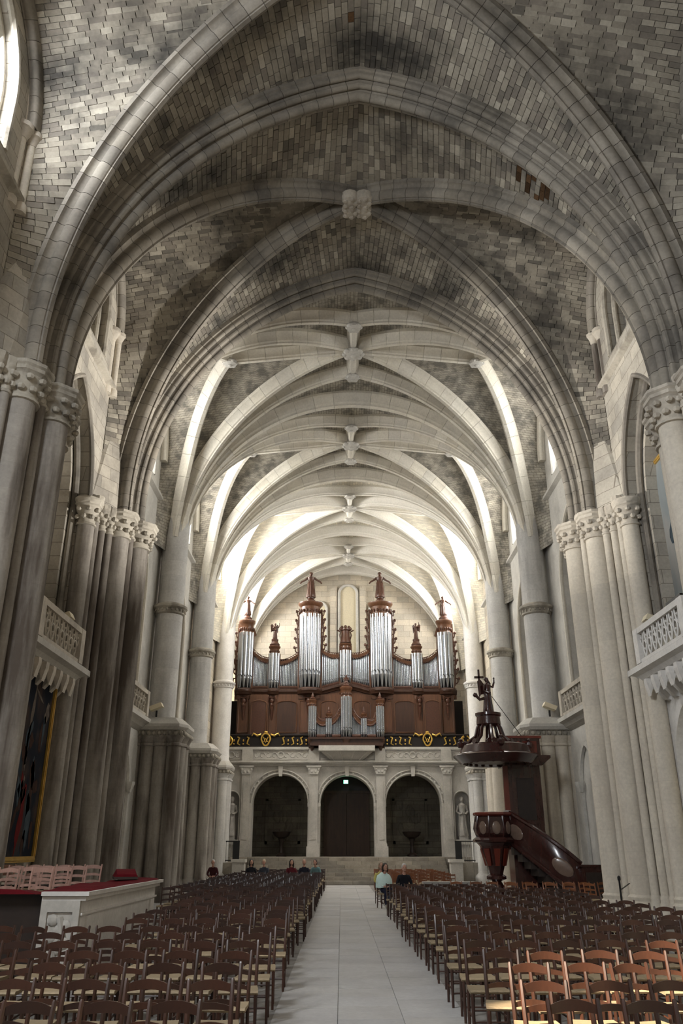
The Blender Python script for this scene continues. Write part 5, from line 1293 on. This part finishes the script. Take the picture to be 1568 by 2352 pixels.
for s in vis[:300]:
    x, y, z, rz, wood, st = s; parts, one = CM[wood]
    far = y > 17.0
    if far:
        o = link('rush_chair', one); o.location = (x, y, z); o.rotation_euler = (0, 0, rz); o.scale = (CS, CS, CS)
    else:
        o = empty('rush_chair', (x, y, z), rz); o.scale = (CS, CS, CS)
        for n, me in parts: link(n, me, o)
    tag(o, label=CL.get(s, LAB[st][0]), cat='chair', group=LAB[st][1])
if rest:
    b = MB()
    for x, y, z, rz, wood, st in rest:
        c, s_ = math.cos(rz), math.sin(rz); o0 = len(b.v)
        b.v += [(x + CS * (px * c - py * s_), y + CS * (px * s_ + py * c), z + CS * pz) for px, py, pz in lite.v]
        b.f += [tuple(i + o0 for i in f) for f in lite.f]; b.m += [m_ + (2 if wood == 'chairo' else 0) for m_ in lite.m]
    o = b.obj('rush_chairs', [M['chair'], M['straw'], M['chairo'], M['straw']]); tag(o, label='far rows of small dark rush chairs towards the organ steps', cat='chairs', kind='stuff')

# ================================================================== PEOPLE
SK = plain('skin', (.46, .26, .19), .55, spec=.3)
def cloth(name, c, g_=.25): return plain(name, c, .85, spec=.2, grain=g_, gs=9)
def person(i, label, rz, top, leg, hair, hairlen, shoes=(.02, .02, .02), crossed=False, z=0.0, lean=0.0, shawl=None, head=0.0):
    px, py = PEOPLE[i]; root = empty('person', (px, py, z), rz); root.scale = (.92, .92, .92); tag(root, label=label, cat='person')
    Mt, Ml, Ms, Mh = cloth('shirt', top), cloth('trousers', leg), plain('shoes', shoes, .4), plain('hair', hair, .6, grain=.4, gs=30)
    V, E, R, T = [], [], [], []
    def v(p, r, par=None, tag_=0):
        V.append(p); R.append(r)
        if par is not None: E.append((par, len(V) - 1)); T.append(tag_)
        return len(V) - 1
    pel = v((0, .02, .53), (.15, .12)); bel = v((0, .05 + lean * .1, .68), (.14, .11), pel, 0); che = v((0, .06 - lean * .05, .87), (.15, .11), bel, 0); nb = v((0, .05 - lean * .1, 1.0), (.075, .06), che, 0); nk = v((0, .03 - lean * .14, 1.08), (.052, .052), nb, 3)
    v((0, .02 - lean * .15, 1.12), (.05, .05), nk, 3)
    for s in (-1, 1):
        sh = v((s * .165, .05 - lean * .05, .95), (.065, .062), che, 0); el = v((s * .235, -.01, .73), (.05, .05), sh, 0); wr = v((s * .11, -.2 - lean * .05, .64), (.036, .034), el, 0); v((s * .05, -.25 - lean * .05, .645), (.034, .022), wr, 3)
        hp = v((s * .09, -.04, .52), (.09, .085), pel, 1)
        if crossed and s > 0:
            kn = v((s * .05, -.42, .60), (.068, .066), hp, 1); an = v((s * -.06, -.52, .25), (.042, .042), kn, 1); v((s * -.1, -.66, .24), (.04, .028), an, 2)
        else:
            kn = v((s * .11, -.40, .51), (.066, .064), hp, 1); an = v((s * .11, -.40, .1), (.042, .045), kn, 1); v((s * .115, -.54, .045), (.042, .03), an, 2)
    me = bpy.data.meshes.new('sk'); me.from_pydata(V, E, []); ob = bpy.data.objects.new('sk', me); COL.objects.link(ob)
    md = ob.modifiers.new('s', 'SKIN'); md.use_smooth_shade = True
    for k_, d in enumerate(me.skin_vertices[0].data): d.radius = R[k_]; d.use_root = (k_ == 0)
    sb = ob.modifiers.new('b', 'SUBSURF'); sb.levels = 1; sb.render_levels = 1
    ev = ob.evaluated_get(bpy.context.evaluated_depsgraph_get()); em = ev.to_mesh()
    B = MB(); B.v = [tuple(q.co) for q in em.vertices]
    def near(c):
        best = None
        for (a, b_), tg in zip(E, T):
            A, Bv = Vector(V[a]), Vector(V[b_]); d = Bv - A; u = max(0, min(1, (c - A).dot(d) / d.length_squared)); q = (c - A - d * u).length - (R[a][0] * (1 - u) + R[b_][0] * u)
            if best is None or q < best[0]: best = (q, tg)
        return best[1]
    for p in em.polygons: B.f.append(tuple(p.vertices)); B.m.append(near(Vector(p.center)))
    ev.to_mesh_clear(); bpy.data.objects.remove(ob); bpy.data.meshes.remove(me)
    hy, hz = -.02 - lean * .15, 1.215; B.cur = 3
    B.ball((0, hy, hz), (.075, .095, .115), 14, 10); B.ball((0, hy - .095, hz - .012), (.014, .022, .022), 6, 5); B.ball((0, hy - .06, hz - .07), (.045, .04, .035), 8, 5)
    for s in (-1, 1):
        B.ball((s * .076, hy + .01, hz - .01), (.012, .022, .032), 6, 5)
        for j in range(4): fx = s * (.03 + .012 * j); B.tube([(fx + s * .02, -.26 - lean * .05, .655 - .008 * j), (fx - s * .01, -.3 - lean * .05, .65 - .01 * j), (fx - s * .03, -.305 - lean * .05, .635 - .01 * j)], .008, 5)
        B.tube([(s * .07, -.24 - lean * .05, .665), (s * .045, -.275 - lean * .05, .685)], .009, 5)
    B.cur = 4
    for s in (-1, 1): B.ball((s * .03, hy - .088, hz + .012), (.011, .006, .007), 6, 4)
    B.tube([(-.022, hy - .092, hz - .055), (.022, hy - .092, hz - .055)], .005, 4)
    B.obj('body', [Mt, Ml, Ms, SK, M['dark']], root, 60)
    h = MB(); h.ball((0, hy + .022, hz + .03), (.088, .1, .105), 14, 9)
    if hairlen: h.tube([(0, hy + .07, hz + .02), (0, hy + .09, hz - .1), (0, hy + .08, hz - hairlen)], [.085, .085, .05], 10)
    for s in (-1, 1):
        if hairlen > .15: h.tube([(s * .07, hy + .0, hz + .06), (s * .085, hy + .02, hz - .06), (s * .08, hy + .03, hz - hairlen * .9)], [.03, .032, .02], 7)
    h.obj('hair', Mh, root, 60)
    if shawl:
        sw = MB(); rings = []
        for zz, rx_, ry_ in ((1.06, .075, .07), (1.02, .13, .11), (.96, .225, .15), (.85, .255, .18), (.72, .27, .2), (.6, .27, .21)):
            rings.append([(rx_ * math.cos(a), .04 + ry_ * math.sin(a) - (.06 if zz < .9 and math.sin(a) < 0 else 0), zz) for a in [2 * PI * q / 18 for q in range(18)]])
        sw.sweep(rings, cap=False); sw.obj('shawl', cloth('shawl', shawl, .12), root, 60)
        sk = MB(); sk.sweep([[(x, y, .58) for x, y in ((-.2, -.1), (.2, -.1), (.2, .15), (-.2, .15))], [(x, y, .6) for x, y in ((-.17, -.42), (.17, -.42), (.2, -.1), (-.2, -.1))]]); 
    return root
person(0, 'person in a mint shawl and navy trousers with crossed legs beside the aisle', .35, (.62, .78, .74), (.012, .014, .035), (.03, .018, .012), .16, (.4, .36, .3), True, lean=.6, shawl=(.62, .80, .76))
person(1, 'grey-haired person in a black jacket and blue jeans beside the aisle', .1, (.012, .012, .016), (.06, .10, .15), (.55, .53, .5), 0, lean=.3)
person(2, 'person in a yellow-green top mostly hidden behind the mint shawl', .2, (.55, .50, .16), (.35, .33, .3), (.28, .2, .13), .12)
person(3, 'white-haired person in dark red, seated alone near the columns', 0, (.06, .015, .018), (.03, .03, .035), (.6, .58, .56), 0, lean=.5)
person(4, 'dark-haired person in black seated beside the grey-jacketed one', .2, (.015, .015, .02), (.02, .02, .03), (.015, .012, .01), .2)
person(5, 'fair-haired person in dark slate jacket, arm raised on a chair', -.2, (.05, .055, .07), (.03, .03, .04), (.42, .36, .25), 0)
person(6, 'person with long dark hair and a maroon top', .15, (.10, .012, .018), (.03, .02, .03), (.018, .012, .01), .26)
person(7, 'bald-looking person in a black jacket between maroon top and teal top', 0, (.018, .018, .03), (.02, .02, .03), (.40, .26, .2), 0)
person(8, 'dark-haired person in a teal and grey top leaning forward near the aisle', -.2, (.14, .24, .25), (.04, .04, .05), (.05, .02, .018), .1, lean=.8)
